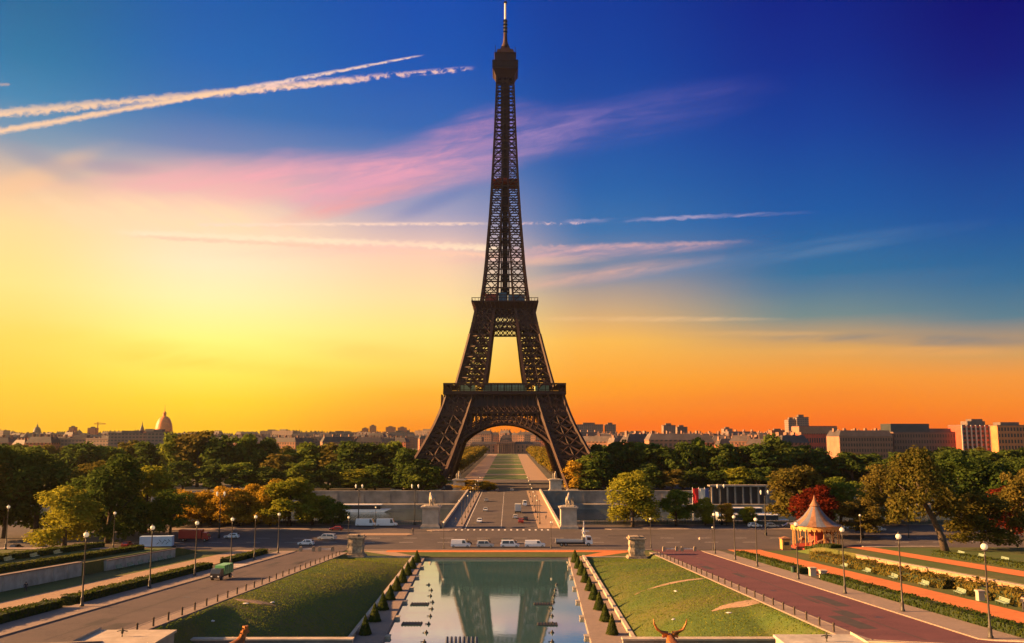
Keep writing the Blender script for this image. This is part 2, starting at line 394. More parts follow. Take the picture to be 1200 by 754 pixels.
M['l_olive'] = leafmat('leaves_olive_brown', (.070,.072,.014), (.185,.135,.030))
M['l_hedge'] = leafmat('leaves_hedge', (0.03, 0.055, 0.012), (0.095, 0.1, 0.02))
M['l_grass'] = leafmat('grass_blades', (.066,.145,.014), (.21,.19,.026), .25, .11)

# ================================================================== ground, river, roads
def zs(y): return 3.0 + .0643*max(0.0, 235.0-y)           # the garden slope
def sm(t): t = min(1, max(0, t)); return t*t*(3-2*t)
def zg(x, y):
    ax = abs(x)
    if y < 95: side = zs(95) + (95-y)*.21
    elif y < 235: side = zs(y)
    elif y < 465: side = 3.0
    else: side = max(0.0, 3.0 - (y-465)*.02)
    if ax > 78.5 and y < 235: side += 2.3*sm((235-y)/25)
    if 222 <= y < 236 and ax < 39: return 2.95
    if y < 222:
        f = sm((y-88)/10)
        if ax < 18.9: inner = 1.3
        elif ax < 21.4: inner = 2.3
        else: inner = None
        if inner is not None: return side*(1-f) + inner*f
        if ax < 38.5:
            t = (ax-21.4)/(38.5-21.4); lo = 2.95*f + side*(1-f)
            top = side if y > 132 else (lambda c: c + (side-c)*sm((ax-35.5)/3.0))(min(side, 8.75 + max(0, y-110)*.068))
            if y > 204: top = top + (3.05-top)*sm((y-204)/17)
            return lo + (top-lo)*(.25*t + .75*(1-(1-t)**2.4))
    return side
def ground_mesh():
    xs = sorted({*np.linspace(-38.5, 38.5, 78).round(2), *[s_*v for s_ in (-1, 1) for v in (18.85,18.95,21.35,21.45,41,58,70,78.4,78.6,90,110,140,180,250,400,700,1200,2200,4200)]})
    ys = sorted({*np.linspace(-120, 80, 21), *np.linspace(84, 236, 77), 221.9, 222.1, 250, 270, 290, 301.9, 302.0, 463.0, 463.1, 470, 520, 620, 800, 1200, 2000, 3000, 4300})
    nx = len(xs); m = MB(); g = []
    for y in ys:
        for x in xs:
            z = zg(x, y) - .05 if y < 302 else zg(x, y)
            if 302.0 <= y <= 463.0: z = -8.0
            g.append((float(x), float(y), z))
    fs = [(j*nx+i, j*nx+i+1, (j+1)*nx+i+1, (j+1)*nx+i) for j in range(len(ys)-1) for i in range(nx-1)]
    m.add(g, fs)
    for k, f in enumerate(fs):
        y = (g[f[0]][1]+g[f[2]][1])/2; x = (g[f[0]][0]+g[f[2]][0])/2
        m.m[k] = 1 if y > 600 else (2 if (abs(x) > 78 and y < 236) or abs(x) < 41 and y < 236 else 0)
    o = m.build('ground', [M['earth'], M['city'], M['grass']], fix=False, smooth=False); return tag(o, kind='structure')
ground_mesh()
def sheet(name, mtl, xr, yr, dz, nx=2, ny=2, zf=None, kind='structure'):
    """a sheet lying on the terrain"""
    m = MB(); zf = zf or zg; xs = np.linspace(*xr, nx); ys = np.linspace(*yr, ny)
    m.add([(float(x), float(y), zf(x, y)+dz) for y in ys for x in xs], [(j*nx+i, j*nx+i+1, (j+1)*nx+i+1, (j+1)*nx+i) for j in range(ny-1) for i in range(nx-1)])
    return tag(m.build(name, mtl, fix=False), kind=kind)
zside = lambda x, y: zs(y) if y >= 95 else zs(95)+(95-y)*.21
for sgn in (-1, 1):
    xr = lambda a, b: (sgn*a, sgn*b) if sgn > 0 else (-b, -a)
    sheet('garden_road', M['road' if sgn < 0 else 'road_sun_tint'], xr(41.2, 53.5), (60, 236), .02, 3, 60, zside)
    m = MB()                                              # raised pavements with kerbs
    for x0, x1, y0, y1 in ((38.9, 41.2, 70, 226), (53.5, 58.2, 70, 232)):
        for k in range(26):
            ya, yb = y0+(y1-y0)*k/26, y0+(y1-y0)*(k+1)/26; a, b = xr(x0, x1)
            m.hexa([(a,ya,zside(0,ya)-.2),(b,ya,zside(0,ya)-.2),(b,yb,zside(0,yb)-.2),(a,yb,zside(0,yb)-.2),(a,ya,zside(0,ya)+.14),(b,ya,zside(0,ya)+.14),(b,yb,zside(0,yb)+.14),(a,yb,zside(0,yb)+.14)])
    tag(m.build('pavement', M['pave']), kind='structure')
    m = MB()                                              # pale kerb stones
    for x0 in (41.0, 53.3):
        for k in range(60):
            ya, yb = 72+k*2.6, 72+(k+1)*2.6-.05
            if yb > 228: break
            a, b = xr(x0, x0+.28); za, zb = zside(0,ya), zside(0,yb)
            m.hexa([(a,ya,za-.1),(b,ya,za-.1),(b,yb,zb-.1),(a,yb,zb-.1),(a,ya,za+.165),(b,ya,za+.165),(b,yb,zb+.165),(a,yb,zb+.165)])
    tag(m.build('kerb', M['pave']), kind='structure')
    sheet('sand_path', M['sand' if sgn < 0 else 'sand_sun_tint'], xr(61.5, 70.5), (70, 236), .03, 3, 60, zside)
    sheet('sand_path', M['sand' if sgn < 0 else 'sand_sun_tint'], xr(84.5, 90.0), (70, 232), .04, 3, 60)
    sheet('lawn_strip', M['grass'], xr(70.5, 78.2), (70, 232), .03, 3, 60, zside)
sheet('square', M['asphalt'], (-420, 420), (236, 301.5), .02, 2, 2)
sheet('terrace', M['sand'], (92, 150), (222, 236.0), .03, 8, 8)
sheet('terrace', M['pave'], (-190, -92), (205, 236.0), .05, 8, 8)
# kerbed edge of the square beyond the pool, with grass, beds and diagonal sand paths
sheet('lawn_strip', M['grass'], (-40, 40), (221.8, 235.2), .05, 9, 4, lambda x, y: 2.95)
for sgn in (-1, 1):
    m = MB(); z = 3.02
    P = [(19.5,221.9),(24,221.9),(38,234.8),(30,234.8)]
    m.add([(sgn*x, y, z) for x, y in P], [(0,1,2,3) if sgn > 0 else (3,2,1,0)]); tag(m.build('sand_path', M['sand' if sgn < 0 else 'sand_sun_tint'], fix=False), kind='structure')
m = MB(); m.box(-41, 41, 235.2, 236.2, 2.8, 3.15); tag(m.build('kerb', M['pave']), kind='structure')
sheet('sand_path', M['sand_sun_tint'], (-30, 30), (231.6, 235.15), .075, 6, 2, lambda x, y: 2.95)
m = MB()
for sgn in (-1, 1):      # stone edge along the top of each lawn
    m.cbox((sgn*29.5, 221.6, 2.9), (17.5, .5, .35))
tag(m.build('kerb', M['pale']), kind='structure')
# traffic islands
for x0, x1, y0, y1 in ((-45, -27, 268, 274), (-120, -62, 283, 288), (34, 120, 284, 288.5), (-24, -15, 280, 285)):
    m = MB(); m.prism([(x0,(y0+y1)/2),(x0+2,y0),(x1-2,y0),(x1,(y0+y1)/2),(x1-2,y1),(x0+2,y1)], 'z', 2.9, 3.16); tag(m.build('traffic_island', M['sand'] if x0 == -45 else M['pave']), kind='structure')
# painted markings
m = MB()
for k in range(34):
    x = -17 + k*1.0
    if k % 2 == 0: m.add([(x,282.6,3.03),(x+.6,282.6,3.03),(x+.6,285.6,3.03),(x,285.6,3.03)], [(0,1,2,3)])
for k in range(28): m.add([(-150+k*11,262,3.028),(-146+k*11,262,3.028),(-146+k*11,262.25,3.028),(-150+k*11,262.25,3.028)], [(0,1,2,3)])
for k in range(28): m.add([(-150+k*11,252,3.028),(-146+k*11,252,3.028),(-146+k*11,252.25,3.028),(-150+k*11,252.25,3.028)], [(0,1,2,3)])
for k in range(5): m.add([(-58.0,183+k*1.5,zs(183+k*1.5)+.15),(-53.6,183+k*1.5,zs(183+k*1.5)+.15),(-53.6,183.7+k*1.5,zs(183.7+k*1.5)+.15),(-58.0,183.7+k*1.5,zs(183.7+k*1.5)+.15)], [(0,1,2,3)])
tag(m.build('road_marking', M['line'], fix=False), kind='structure')
# river
wm = bpy.data.materials.new('river_water'); wm.use_nodes = True; t = wm.node_tree; b = t.nodes['Principled BSDF']
b.inputs['Base Color'].default_value = (.035,.05,.055,1); b.inputs['Roughness'].default_value = .12; b.inputs['IOR'].default_value = 1.33
nz = t.nodes.new('ShaderNodeTexNoise'); nz.inputs['Scale'].default_value = .5; nz.inputs['Detail'].default_value = 4; bp = t.nodes.new('ShaderNodeBump'); bp.inputs['Strength'].default_value = .35; bp.inputs['Distance'].default_value = .3
co = t.nodes.new('ShaderNodeTexCoord'); t.links.new(co.outputs['Object'], nz.inputs['Vector']); t.links.new(nz.outputs['Fac'], bp.inputs['Height']); t.links.new(bp.outputs[0], b.inputs['Normal'])
m = MB(); m.add([(-4200,301.95,-5),(4200,301.95,-5),(4200,463.05,-5),(-4200,463.05,-5)], [(0,1,2,3)]); tag(m.build('river_water', wm, fix=False), kind='structure')
# pool water: a still mirror with a little green in it
pm = bpy.data.materials.new('pool_water'); pm.use_nodes = True; t = pm.node_tree; t.nodes.clear(); po = t.nodes.new('ShaderNodeOutputMaterial')
gl = t.nodes.new('ShaderNodeBsdfGlossy'); gl.inputs['Roughness'].default_value = .035; df = t.nodes.new('ShaderNodeBsdfDiffuse'); mxp = t.nodes.new('ShaderNodeMixShader'); mxp.inputs[0].default_value = .78
n3 = t.nodes.new('ShaderNodeTexNoise'); n3.inputs['Scale'].default_value = .12; n3.inputs['Detail'].default_value = 5; mi = t.nodes.new('ShaderNodeMix'); mi.data_type = 'RGBA'; mi.inputs[6].default_value = (.05,.17,.20,1); mi.inputs[7].default_value = (.11,.26,.29,1)
nz = t.nodes.new('ShaderNodeTexNoise'); nz.inputs['Scale'].default_value = .9; nz.inputs['Detail'].default_value = 4; bp = t.nodes.new('ShaderNodeBump'); bp.inputs['Strength'].default_value = .02; bp.inputs['Distance'].default_value = .15
co = t.nodes.new('ShaderNodeTexCoord'); t.links.new(co.outputs['Object'], nz.inputs['Vector']); t.links.new(co.outputs['Object'], n3.inputs['Vector']); t.links.new(nz.outputs['Fac'], bp.inputs['Height']); t.links.new(bp.outputs[0], gl.inputs['Normal'])
t.links.new(n3.outputs['Fac'], mi.inputs[0]); t.links.new(mi.outputs[2], df.inputs[0]); t.links.new(df.outputs[0], mxp.inputs[1]); t.links.new(gl.outputs[0], mxp.inputs[2]); t.links.new(mxp.outputs[0], po.inputs[0])
m = MB(); m.add([(-18.8,99,2.5),(18.8,99,2.5),(18.8,221.9,2.5),(-18.8,221.9,2.5)], [(0,1,2,3)]); tag(m.build('pool_water', pm, fix=False), kind='structure')
m = MB()       # stone ledges round the pool: the basin narrows towards the camera
for a, b_ in ((-1, (-18.7, -15.6)), (1, (17.7, 13.9))):
    far, near = b_; o_ = a*21.3
    pts = [(far,221.9),(near,99),(o_,99),(o_,221.9)]
    if a > 0: pts = pts[::-1]
    m.prism(pts, 'z', 1.2, 2.98)
m.box(-18.72, 17.72, 221.9, 222.6, 1.2, 3.0); m.box(-21.3, 21.3, 97.6, 99, 1.2, 3.2)
tag(m.build('pool_ledge', M['pave']), kind='structure')
# Champ de Mars beyond the tower
sheet('lawn', M['lawn_far'], (-17, 17), (655, 1440), .06, 2, 2)
for k in range(6): sheet('sand_path', M['sand'], (-17, 17), (720+k*120, 738+k*120), .09, 2, 2)
for sgn in (-1, 1): sheet('sand_path', M['sand'], (sgn*24.5-7.5, sgn*24.5+7.5), (640, 1460), .06, 2, 2)
sheet('esplanade', M['asphalt'], (-60, 60), (463.2, 640), .05, 2, 14)

# repairs, joints and manhole covers in the paving
M['patch'] = multi('tar_patch', [(.040,.034,.034),(.055,.045,.044)], (.8,), rough=.8, bump=.2); M['cover'] = mat('iron_cover', (.05,.042,.04), .5, .3, 4)
rp = random.Random(21)
def flat_on(name, mtl, x0, x1, y0, y1, zf, dz): sheet(name, mtl, (x0, x1), (y0, y1), dz, 2, max(2, int((y1-y0)/2)), zf)
for k in range(12):
    s_ = -1 if k % 2 else 1; x = s_*rp.uniform(42.5, 51); y = rp.uniform(98, 215); w, l = rp.uniform(.5, 2.2), rp.uniform(3, 13); flat_on('road_patch', M['patch'], x-w/2, x+w/2, y, y+l, zside, .028)
for k in range(16):
    x, y = rp.uniform(-110, 110), rp.uniform(239, 280); w, l = rp.uniform(3, 16), rp.uniform(.6, 2.4); flat_on('road_patch', M['patch'], x-w/2, x+w/2, y, y+l, lambda a, b: 3.0, .024)
for s_ in (-1, 1): flat_on('road_patch', M['patch'], s_*47.4-.12, s_*47.4+.12, 90, 228, zside, .026)
for x, y in ((-46,133),(-50,168),(45,141),(49.5,112),(44,190),(-20,258),(15,252),(62,266),(-84,262)):
    m = MB(); z = (zside(0,y) if y < 235 else 3.0); m.lathe([(.55,z+.0),(.55,z+.035)], 14, (x,y,0)); o = m.build('manhole_cover', M['cover']); tag(o, kind='structure')
for sgn in (-1, 1):
    sheet('lawn', M['grass'], (21.45, 38.6) if sgn > 0 else (-38.6, -21.45), (98, 221.5), .06, 30, 80)

# ================================================================== the iron tower
TY = 545.0
def interp(z, tab):
    for (a, va), (b, vb) in zip(tab, tab[1:]):
        if z <= b: return va + (vb-va)*(z-a)/(b-a)
    return tab[-1][1]
OUT = [(0,62.4),(13,54.6),(26,47.2),(38,41.2),(49,36.8),(57,34.6),(62,29.6),(76,26.0),(90,22.6),(103,19.6),(115,17.4)]
INN = [(0,37.4),(13,33.0),(26,28.6),(38,24.6),(49,21.2),(57,18.8),(62,13.0),(76,10.8),(90,9.2),(103,7.6),(115,6.2)]
tower = thing('iron_lattice_tower', 'tall dark iron lattice tower with four splayed legs straddling the far end of the axis', 'tower', (0, TY, 0))
def lattice_leg(sx, sy, levels, post, brace, sub=2, diap=True):
    m = MB()
    def cor(z):
        o, i = interp(z, OUT), interp(z, INN)
        return [(sx*o, sy*o, z), (sx*i, sy*o, z), (sx*i, sy*i, z), (sx*o, sy*i, z)]
    for z0, z1 in zip(levels, levels[1:]):
        A, B = cor(z0), cor(z1)
        for k in range(4):
            m.beam(A[k], B[k], post)
            n = (k+1) % 4
            m.beam(B[k], B[n], brace*1.15, brace*1.5)
            Pa = [Vector(A[k]).lerp(Vector(A[n]), t/sub) for t in range(sub+1)]; Pb = [Vector(B[k]).lerp(Vector(B[n]), t/sub) for t in range(sub+1)]
            for j in range(sub):
                m.beam(Pa[j], Pb[j+1], brace); m.beam(Pa[j+1], Pb[j], brace)
                if j: m.beam(Pa[j], Pb[j], brace*.9)
                mid = [(Pa[j]+Pb[j])/2, (Pa[j+1]+Pb[j+1])/2]; m.beam(mid[0], mid[1], brace*.6)
        if diap:
            m.beam(B[0], B[2], brace*.9); m.beam(B[1], B[3], brace*.9)
    return m
L1 = list(np.linspace(3, 57, 10)); L2 = list(np.linspace(62, 115, 9))
for sx in (-1, 1):
    for sy in (-1, 1):
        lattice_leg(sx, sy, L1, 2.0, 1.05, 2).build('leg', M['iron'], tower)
        for dx in (-1, 1):
            for dy in (-1, 1):
                m = MB(); x, y = sx*(50+dx*11), sy*(50+dy*11)
                m.hexa([(x-4.2,y-4.2,-.3),(x+4.2,y-4.2,-.3),(x+4.2,y+4.2,-.3),(x-4.2,y+4.2,-.3),(x-3-sx,y-3-sy,3.6),(x+3-sx,y-3-sy,3.6),(x+3-sx,y+3-sy,3.6),(x-3-sx,y+3-sy,3.6)]); m.build('masonry_footing', M['stone'], tower)
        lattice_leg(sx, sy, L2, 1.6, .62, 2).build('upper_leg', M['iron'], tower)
def rot4(k, x, y, z):
    return [(x,y,z),(-y,x,z),(-x,-y,z),(y,-x,z)][k]
for k in range(4):                 # four arches, each in the sloping plane of its face
    m = MB(); n = 34; pts = []
    def ap(r, th):
        z = 3 + r*math.sin(th); return rot4(k, r*math.cos(th), -(interp(z, OUT)-.6), z)
    def ap2(r, th, dy):
        z = 3 + r*math.sin(th); return rot4(k, r*math.cos(th), -(interp(z, OUT)-.6)+dy, z)
    ths = [R(9 + 162*i/n) for i in range(n+1)]
    for a, b in zip(ths, ths[1:]):
        for dy in (0, 3.2):
            m.beam(ap2(37.0, a, dy), ap2(37.0, b, dy), 1.3, 1.1); m.beam(ap2(41.6, a, dy), ap2(41.6, b, dy), .9, .8)
        m.beam(ap2(39.4, a, .2), ap2(39.4, b, .2), .9); m.beam(ap2(38.2, a, 1.6), ap2(38.2, b, 1.6), 1.2, 1.0); m.beam(ap2(40.6, a, 1.6), ap2(40.6, b, 1.6), .9)
        m.beam(ap(37, a), ap(41.6, b), .42); m.beam(ap(41.6, a), ap(37, b), .42); m.beam(ap(37, a), ap(41.6, a), .5)
        m.beam(ap2(37, a, 0), ap2(37, b, 3.2), .5); m.beam(ap2(37, b, 0), ap2(37, a, 3.2), .5)
    for i in range(5, n-4):        # spandrel bars up to the girder
        x, y, z = ap(41.6, ths[i]); lx = 41.6*math.cos(ths[i]); z0 = 3+41.6*math.sin(ths[i])
        if z0 < 46 and abs(lx) < 30:
            m.beam(rot4(k, lx, -(interp(z0, OUT)-.6), z0), rot4(k, lx, -(interp(47, OUT)-.6), 47), .9); m.beam(rot4(k, lx, -(interp(z0, OUT)-3), z0), rot4(k, lx, -(interp(47, OUT)-3), 47), .9)
            lx2 = 41.6*math.cos(ths[i+1]); z2 = 3+41.6*math.sin(ths[i+1])
            m.beam(rot4(k, lx, -(interp(47, OUT)-.6), 47), rot4(k, lx2, -(interp(z2, OUT)-.6), z2), .4)
    m.build('arch', M['iron'], tower)
    m = MB()                        # girder under the first platform: lattice below, closed frieze above
    zb, zm, zt = 46.4, 50.2, 57.2
    for dy in (0, 4.5, 9.0):
        def gp(x, z): return rot4(k, x, -(interp(z, OUT)+.25)+dy, z)
        w = interp(47, OUT)
        for z, th in ((zb, 1.1), (zm, .9), (zt, 1.2)): m.beam(gp(-interp(z, OUT), z), gp(interp(z, OUT), z), th)
        nb = 22
        for i in range(nb):
            xa, xb = -w + 2*w*i/nb, -w + 2*w*(i+1)/nb
            m.beam(gp(xa, zb), gp(xb, zm), .72); m.beam(gp(xb, zb), gp(xa, zm), .72); m.beam(gp(xa, zb), gp(xa, zt), .6)
    a, b, c, d = [rot4(k, x, -(interp(z, OUT)-.5), z) for x, z in ((-interp(zm, OUT), zm), (interp(zm, OUT), zm), (34.4, zt), (-34.4, zt))]
    off = rot4(k, 0, .5, 0)
    m.hexa([a, b, tuple(Vector(b)+Vector(off)), tuple(Vector(a)+Vector(off)), d, c, tuple(Vector(c)+Vector(off)), tuple(Vector(d)+Vector(off))], 1)
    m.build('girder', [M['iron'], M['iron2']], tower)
# first platform with its arcaded gallery
m = MB(); h = 36.6
for k in range(4):
    a = rot4(k, -h, -h, 0); b = rot4(k, h, -h, 0); c = rot4(k, 15, -15, 0); d = rot4(k, -15, -15, 0)
    for (z0, z1, e) in ((57.3, 58.6, 0), ):
        m.hexa([(a[0],a[1],z0),(b[0],b[1],z0),(c[0],c[1],z0),(d[0],d[1],z0),(a[0],a[1],z1),(b[0],b[1],z1),(c[0],c[1],z1),(d[0],d[1],z1)])
    for i in range(37):
        x = -h + .8 + i*(2*h-1.6)/36
        p = rot4(k, x, -h+.4, 54.6); q = rot4(k, x, -h+.4, 57.4); m.beam(rot4(k, x, -h+1.9, 54.2), q, .45)     # consoles
p1 = m.build('first_platform', M['iron'], tower)
m = MB()
for k in range(4):
    for z, th in ((58.9, .9), (60.0, .25), (63.6, .8), (62.9, .3)):
        m.beam(rot4(k, -h, -h+.3, z), rot4(k, h, -h+.3, z), .5, th)
    for i in range(19):
        x = -h + .3 + i*(2*h-.6)/18; m.beam(rot4(k, x, -h+.3, 58.6), rot4(k, x, -h+.3, 63.6), .45)
    a, b = rot4(k, -h, -h+.2, 63.7), rot4(k, h, -h+.2, 63.7); c, d = rot4(k, h-4.5, -h+4.5, 64.0), rot4(k, -h+4.5, -h+4.5, 64.0)
    m.add([a,b,c,d,*[tuple(Vector(v)+Vector((0,0,.35))) for v in (a,b,c,d)]], [(0,1,2,3),(7,6,5,4),(0,4,5,1),(2,6,7,3)])
m.build('gallery', M['iron'], tower)
for k in range(4):                  # glazed pavilions between the legs
    m = MB(); m2 = MB()
    for x0, x1 in ((-13.2, -4.5), (-4.1, 13.2)):
        P_ = [rot4(k, x, y, z) for z in (58.6, 63.9) for x, y in ((x0,-27.5),(x1,-27.5),(x1,-19),(x0,-19))]; m.hexa(P_)
        for i in range(11):
            x = x0 + (x1-x0)*i/10; m2.beam(rot4(k, x, -27.6, 58.6), rot4(k, x, -27.6, 63.9), .22)
        m2.beam(rot4(k, x0, -27.6, 64.1), rot4(k, x1, -27.6, 64.1), .5); m2.beam(rot4(k, x0, -27.6, 61.5), rot4(k, x1, -27.6, 61.5), .18)
    pv = m.build('pavilion', M['glassgreen'], tower); m2.build('glazing_frame', M['iron'], pv)
# girder and second platform
for k in range(4):
    m = MB()
    for dy in (0, 3):
        def gp(x, z): return rot4(k, x, -(interp(z, OUT)+.1)+dy, z)
        for z in (98.5, 102.5, 106.5, 111.5): m.beam(gp(-interp(z, OUT), z), gp(interp(z, OUT), z), .7)
        for z0, z1, nb in ((98.5, 102.5, 14), (102.5, 106.5, 14), (106.5, 111.5, 12)):
            w = interp(z0, OUT)
            for i in range(nb):
                xa, xb = -w+2*w*i/nb, -w+2*w*(i+1)/nb
                m.beam(gp(xa, z0), gp(xb, z1), .42); m.beam(gp(xb, z0), gp(xa, z1), .42); m.beam(gp(xa, z0), gp(xa, z1), .35)
    m.build('girder', M['iron'], tower)
m = MB()
for z0, h0, z1, h1 in ((110.5,17.6,112.2,18.6),(112.2,18.8,115.4,20.4),(115.4,20.9,116.2,20.9)):
    m.hexa([(-h0,-h0,z0),(h0,-h0,z0),(h0,h0,z0),(-h0,h0,z0),(-h1,-h1,z1),(h1,-h1,z1),(h1,h1,z1),(-h1,h1,z1)])
for k in range(4):
    for i in range(21): x = -20.6+i*41.2/20; m.beam(rot4(k, x, -20.6, 116.2), rot4(k, x, -20.6, 118.0), .22)
    m.beam(rot4(k, -20.7, -20.6, 118), rot4(k, 20.7, -20.6, 118), .35)
    for i in range(16): x = -18+i*36/15; m.beam(rot4(k, x, -18.9, 111.8), rot4(k, x*1.1, -20.6, 115.4), .5)
m.build('second_platform', M['iron'], tower)
M['kioskred'] = mat('kiosk_red', (.22,.035,.02), .6, .3, .5); M['kioskblue'] = mat('kiosk_blue', (.04,.09,.14), .6, .3, .5)

for y0, y1 in ((-14.5,-6),(6,14.5)): m = MB(); m.box(-12.5,-5,y0,y1,116.2,121.6); m.build('kiosk', M['kioskred'], tower)
for b_ in ((2,12.5,-14.5,-6,116.2,120.6),(2,12.5,6,14.5,116.2,120.6),(-4,1,-14,-8,116.2,122.4)): m = MB(); m.box(*b_); m.build('kiosk', M['kioskblue'], tower)
# the shaft above
SO = [(116,15.2),(128,13.6),(140,12.4),(155,11.3),(172,10.0),(190,8.9),(210,7.9),(232,6.9),(255,6.1),(272,5.6)]
SI = [(116,5.4),(140,4.0),(165,2.9),(190,1.9),(215,1.3),(272,1.0)]
lev = [116.2]
while lev[-1] < 268: lev.append(lev[-1] + max(4.2, 1.0*(interp(lev[-1], SO)-interp(lev[-1], SI))*.95))
lev[-1] = 272
m = MB()
for z0, z1 in zip(lev, lev[1:]):
    for k in range(4):
        o0, o1, i0, i1 = interp(z0, SO), interp(z1, SO), interp(z0, SI), interp(z1, SI)
        th = 1.15 - .0030*(z0-116); br = .54 - .0008*(z0-116)
        m.beam(rot4(k,-o0,-o0,z0), rot4(k,-o1,-o1,z1), th*1.15)
        for s in (-1, 1):
            m.beam(rot4(k,s*i0,-o0,z0), rot4(k,s*i1,-o1,z1), th*.8)
            m.beam(rot4(k,s*i0,-o0,z0), rot4(k,s*o1,-o1,z1), br); m.beam(rot4(k,s*o0,-o0,z0), rot4(k,s*i1,-o1,z1), br)
            m.beam(rot4(k,s*i0,-i0,z0), rot4(k,s*i1,-i1,z1), th*.8)
            m.beam(rot4(k,s*i0,-o0,z0), rot4(k,s*i0,-i0,z0), br)
        m.beam(rot4(k,-o1,-o1,z1), rot4(k,o1,-o1,z1), br*1.3)
        zm = (z0+z1)/2; om = (o0+o1)/2; m.beam(rot4(k,-om,-om,zm), rot4(k,om,-om,zm), br*.6)
m.build('shaft', M['iron'], tower)
m = MB()                             # lift core and stairs
for z0, z1 in zip(lev, lev[1:]):
    r = 2.6 - .005*(z0-116)
    for k in range(4):
        m.beam(rot4(k,-r,-r,z0), rot4(k,-r,-r,z1), .6); m.beam(rot4(k,-r,-r,z0), rot4(k,r,-r,z1), .45); m.beam(rot4(k,r,-r,z0), rot4(k,-r,-r,z1), .45)
        m.beam(rot4(k,-r,-r,z1), rot4(k,r,-r,z1), .5); m.beam(rot4(k,0,-r,z0), rot4(k,0,-r,z1), .8)
m.box(-1.7,1.7,-1.7,1.7,116.2,272); m.box(-3.0,3.0,-3.0,3.0,236,272)
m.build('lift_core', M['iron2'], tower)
m = MB(); m.cbox((0,0,196), (16.6,16.6,.7)); m.cbox((0,0,197.6), (16.9,16.9,.3)); m.cbox((-1.5,-7,196.6),(8,2,2.2)); m.build('landing', M['kioskred'], tower)
# summit: gallery, cabin, dome, mast
m = MB()
for z0, h0, z1, h1 in ((268,5.7,272.6,7.6),(272.6,7.9,273.4,8.4),(273.4,8.3,278.6,8.3),(278.6,8.6,279.2,8.6)):
    m.hexa([(-h0,-h0,z0),(h0,-h0,z0),(h0,h0,z0),(-h0,h0,z0),(-h1,-h1,z1),(h1,-h1,z1),(h1,h1,z1),(-h1,h1,z1)])
ob = m.build('observation_deck', M['iron'], tower)
m = MB()
for k in range(4):
    for i in range(13): x = -8.2+i*16.4/12; m.beam(rot4(k,x,-8.4,273.4), rot4(k,x,-8.4,278.6), .25)
    m.beam(rot4(k,-8.4,-8.4,275.2), rot4(k,8.4,-8.4,275.2), .3)
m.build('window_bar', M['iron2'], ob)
m = MB()
for z0, h0, z1, h1 in ((279.2,6.7,284.4,6.7),(284.4,7.1,285.0,7.3),(285.0,6.0,288.2,5.2),(288.2,3.6,291.5,2.6)):
    m.hexa([(-h0,-h0,z0),(h0,-h0,z0),(h0,h0,z0),(-h0,h0,z0),(-h1,-h1,z1),(h1,-h1,z1),(h1,h1,z1),(-h1,h1,z1)])
for x, y, hh in ((-6.6,-6.6,5),(6.6,-6.6,4),(-6.6,6.6,4.6),(6.6,6.6,5.2),(-3,-6.8,3),(3.6,-6.8,2.6)): m.beam((x,y,285), (x,y,285+hh), .35)
m.build('cabin', M['iron'], tower)
m = MB(); m.lathe([(3.2,290.5),(2.6,292.6),(1.7,294.8),(1.35,297.5),(1.2,301.5)], 12); m.build('dome', M['iron'], tower, smooth=True)
m = MB(); m.tube([(0,0,301),(0,0,311.5)], [1.15,.95], 8)
for z in (302.5,305,307.5,310): m.cbox((0,0,z), (2.9,2.9,.5))
ms = m.build('mast', M['black'], tower)
m = MB(); m.tube([(0,0,311.5),(0,0,323.2)], .72, 8); m.build('antenna', M['white'], ms)
m = MB(); m.cbox((0,0,323.2),(2.2,2.2,.9)); m.tube([(0,0,324),(0,0,326)], .2, 6); m.build('antenna_cap', M['black'], ms)

# ================================================================== the bridge
br = thing('stone_bridge', 'wide stone road bridge with parapets running straight to the tower', 'bridge', (0, 0, 0))
m = MB(); m.box(-19.4, 19.4, 287, 470, 1.2, 3.0)
for i in range(4): m.box(-18.6, 18.6, 318+i*38, 322+i*38, -9, 1.2)
m.build('deck', M['quay'], br)
m = MB(); m.add([(-12.8,286,3.045),(12.3,286,3.045),(12.3,474,3.045),(-12.8,474,3.045)], [(0,1,2,3)]); m.build('carriageway', M['asphalt'], br, fix=False)
for x0, x1 in ((-19.4,-12.8),(12.3,19.4)):
    m = MB(); m.box(x0, x1, 287, 474, 2.9, 3.2); m.build('pavement', M['sand'] if x0 > 0 else M['pave'], br)
    m = MB(); a = x0-.35 if x0 < 0 else x1-.25
    m.box(a, a+.6, 290, 470, 3.0, 4.25)
    m.box(a-.12, a+.72, 290, 470, 4.25, 4.45); m.box(a-.2, a+.8, 290, 470, 2.2, 2.9)
    m.build('parapet', M['pale'], br)
m = MB()
for k in range(40):
    y = 290+k*4.5; m.add([(-.1,y,3.06),(.1,y,3.06),(.1,y+2.6,3.06),(-.1,y+2.6,3.06)], [(0,1,2,3)])
m.box(-11.9,-11.7,287,470,3.0,3.058)
m.build('lane_marking', M['line'], br, fix=False)
for sgn in (-1, 1):               # quay walls
    for nm, y0, y1, z1, lab in (('quay_wall', 463.0, 464.2, 3.0, ''), ('quay_wall', 300.8, 301.96, 3.15, '')):
        m = MB(); x0, x1 = (20, 420) if sgn > 0 else (-420, -20)
        m.box(x0, x1, y0-.9 if y0 > 400 else y0, y1 if y0 > 400 else y1+.5, -8, z1); m.box(x0, x1, y0-1.2 if y0 > 400 else y0-.2, y1+.1, z1, z1+1.0)
        if y0 > 400:
            for k in range(28): x = x0+8+k*14; m.box(x, x+1.6, y0-1.5, y0-.9, -8, z1-.4)
            m.box(x0, x1, y0-9, y0-.9, -8, -2.6)
        side = 'left' if sgn < 0 else 'right'
        tag(m.build(nm, M['quay']), ('grey stone river wall %s of the bridge on the %s bank' % (side, 'far' if y0 > 400 else 'near')), 'wall')
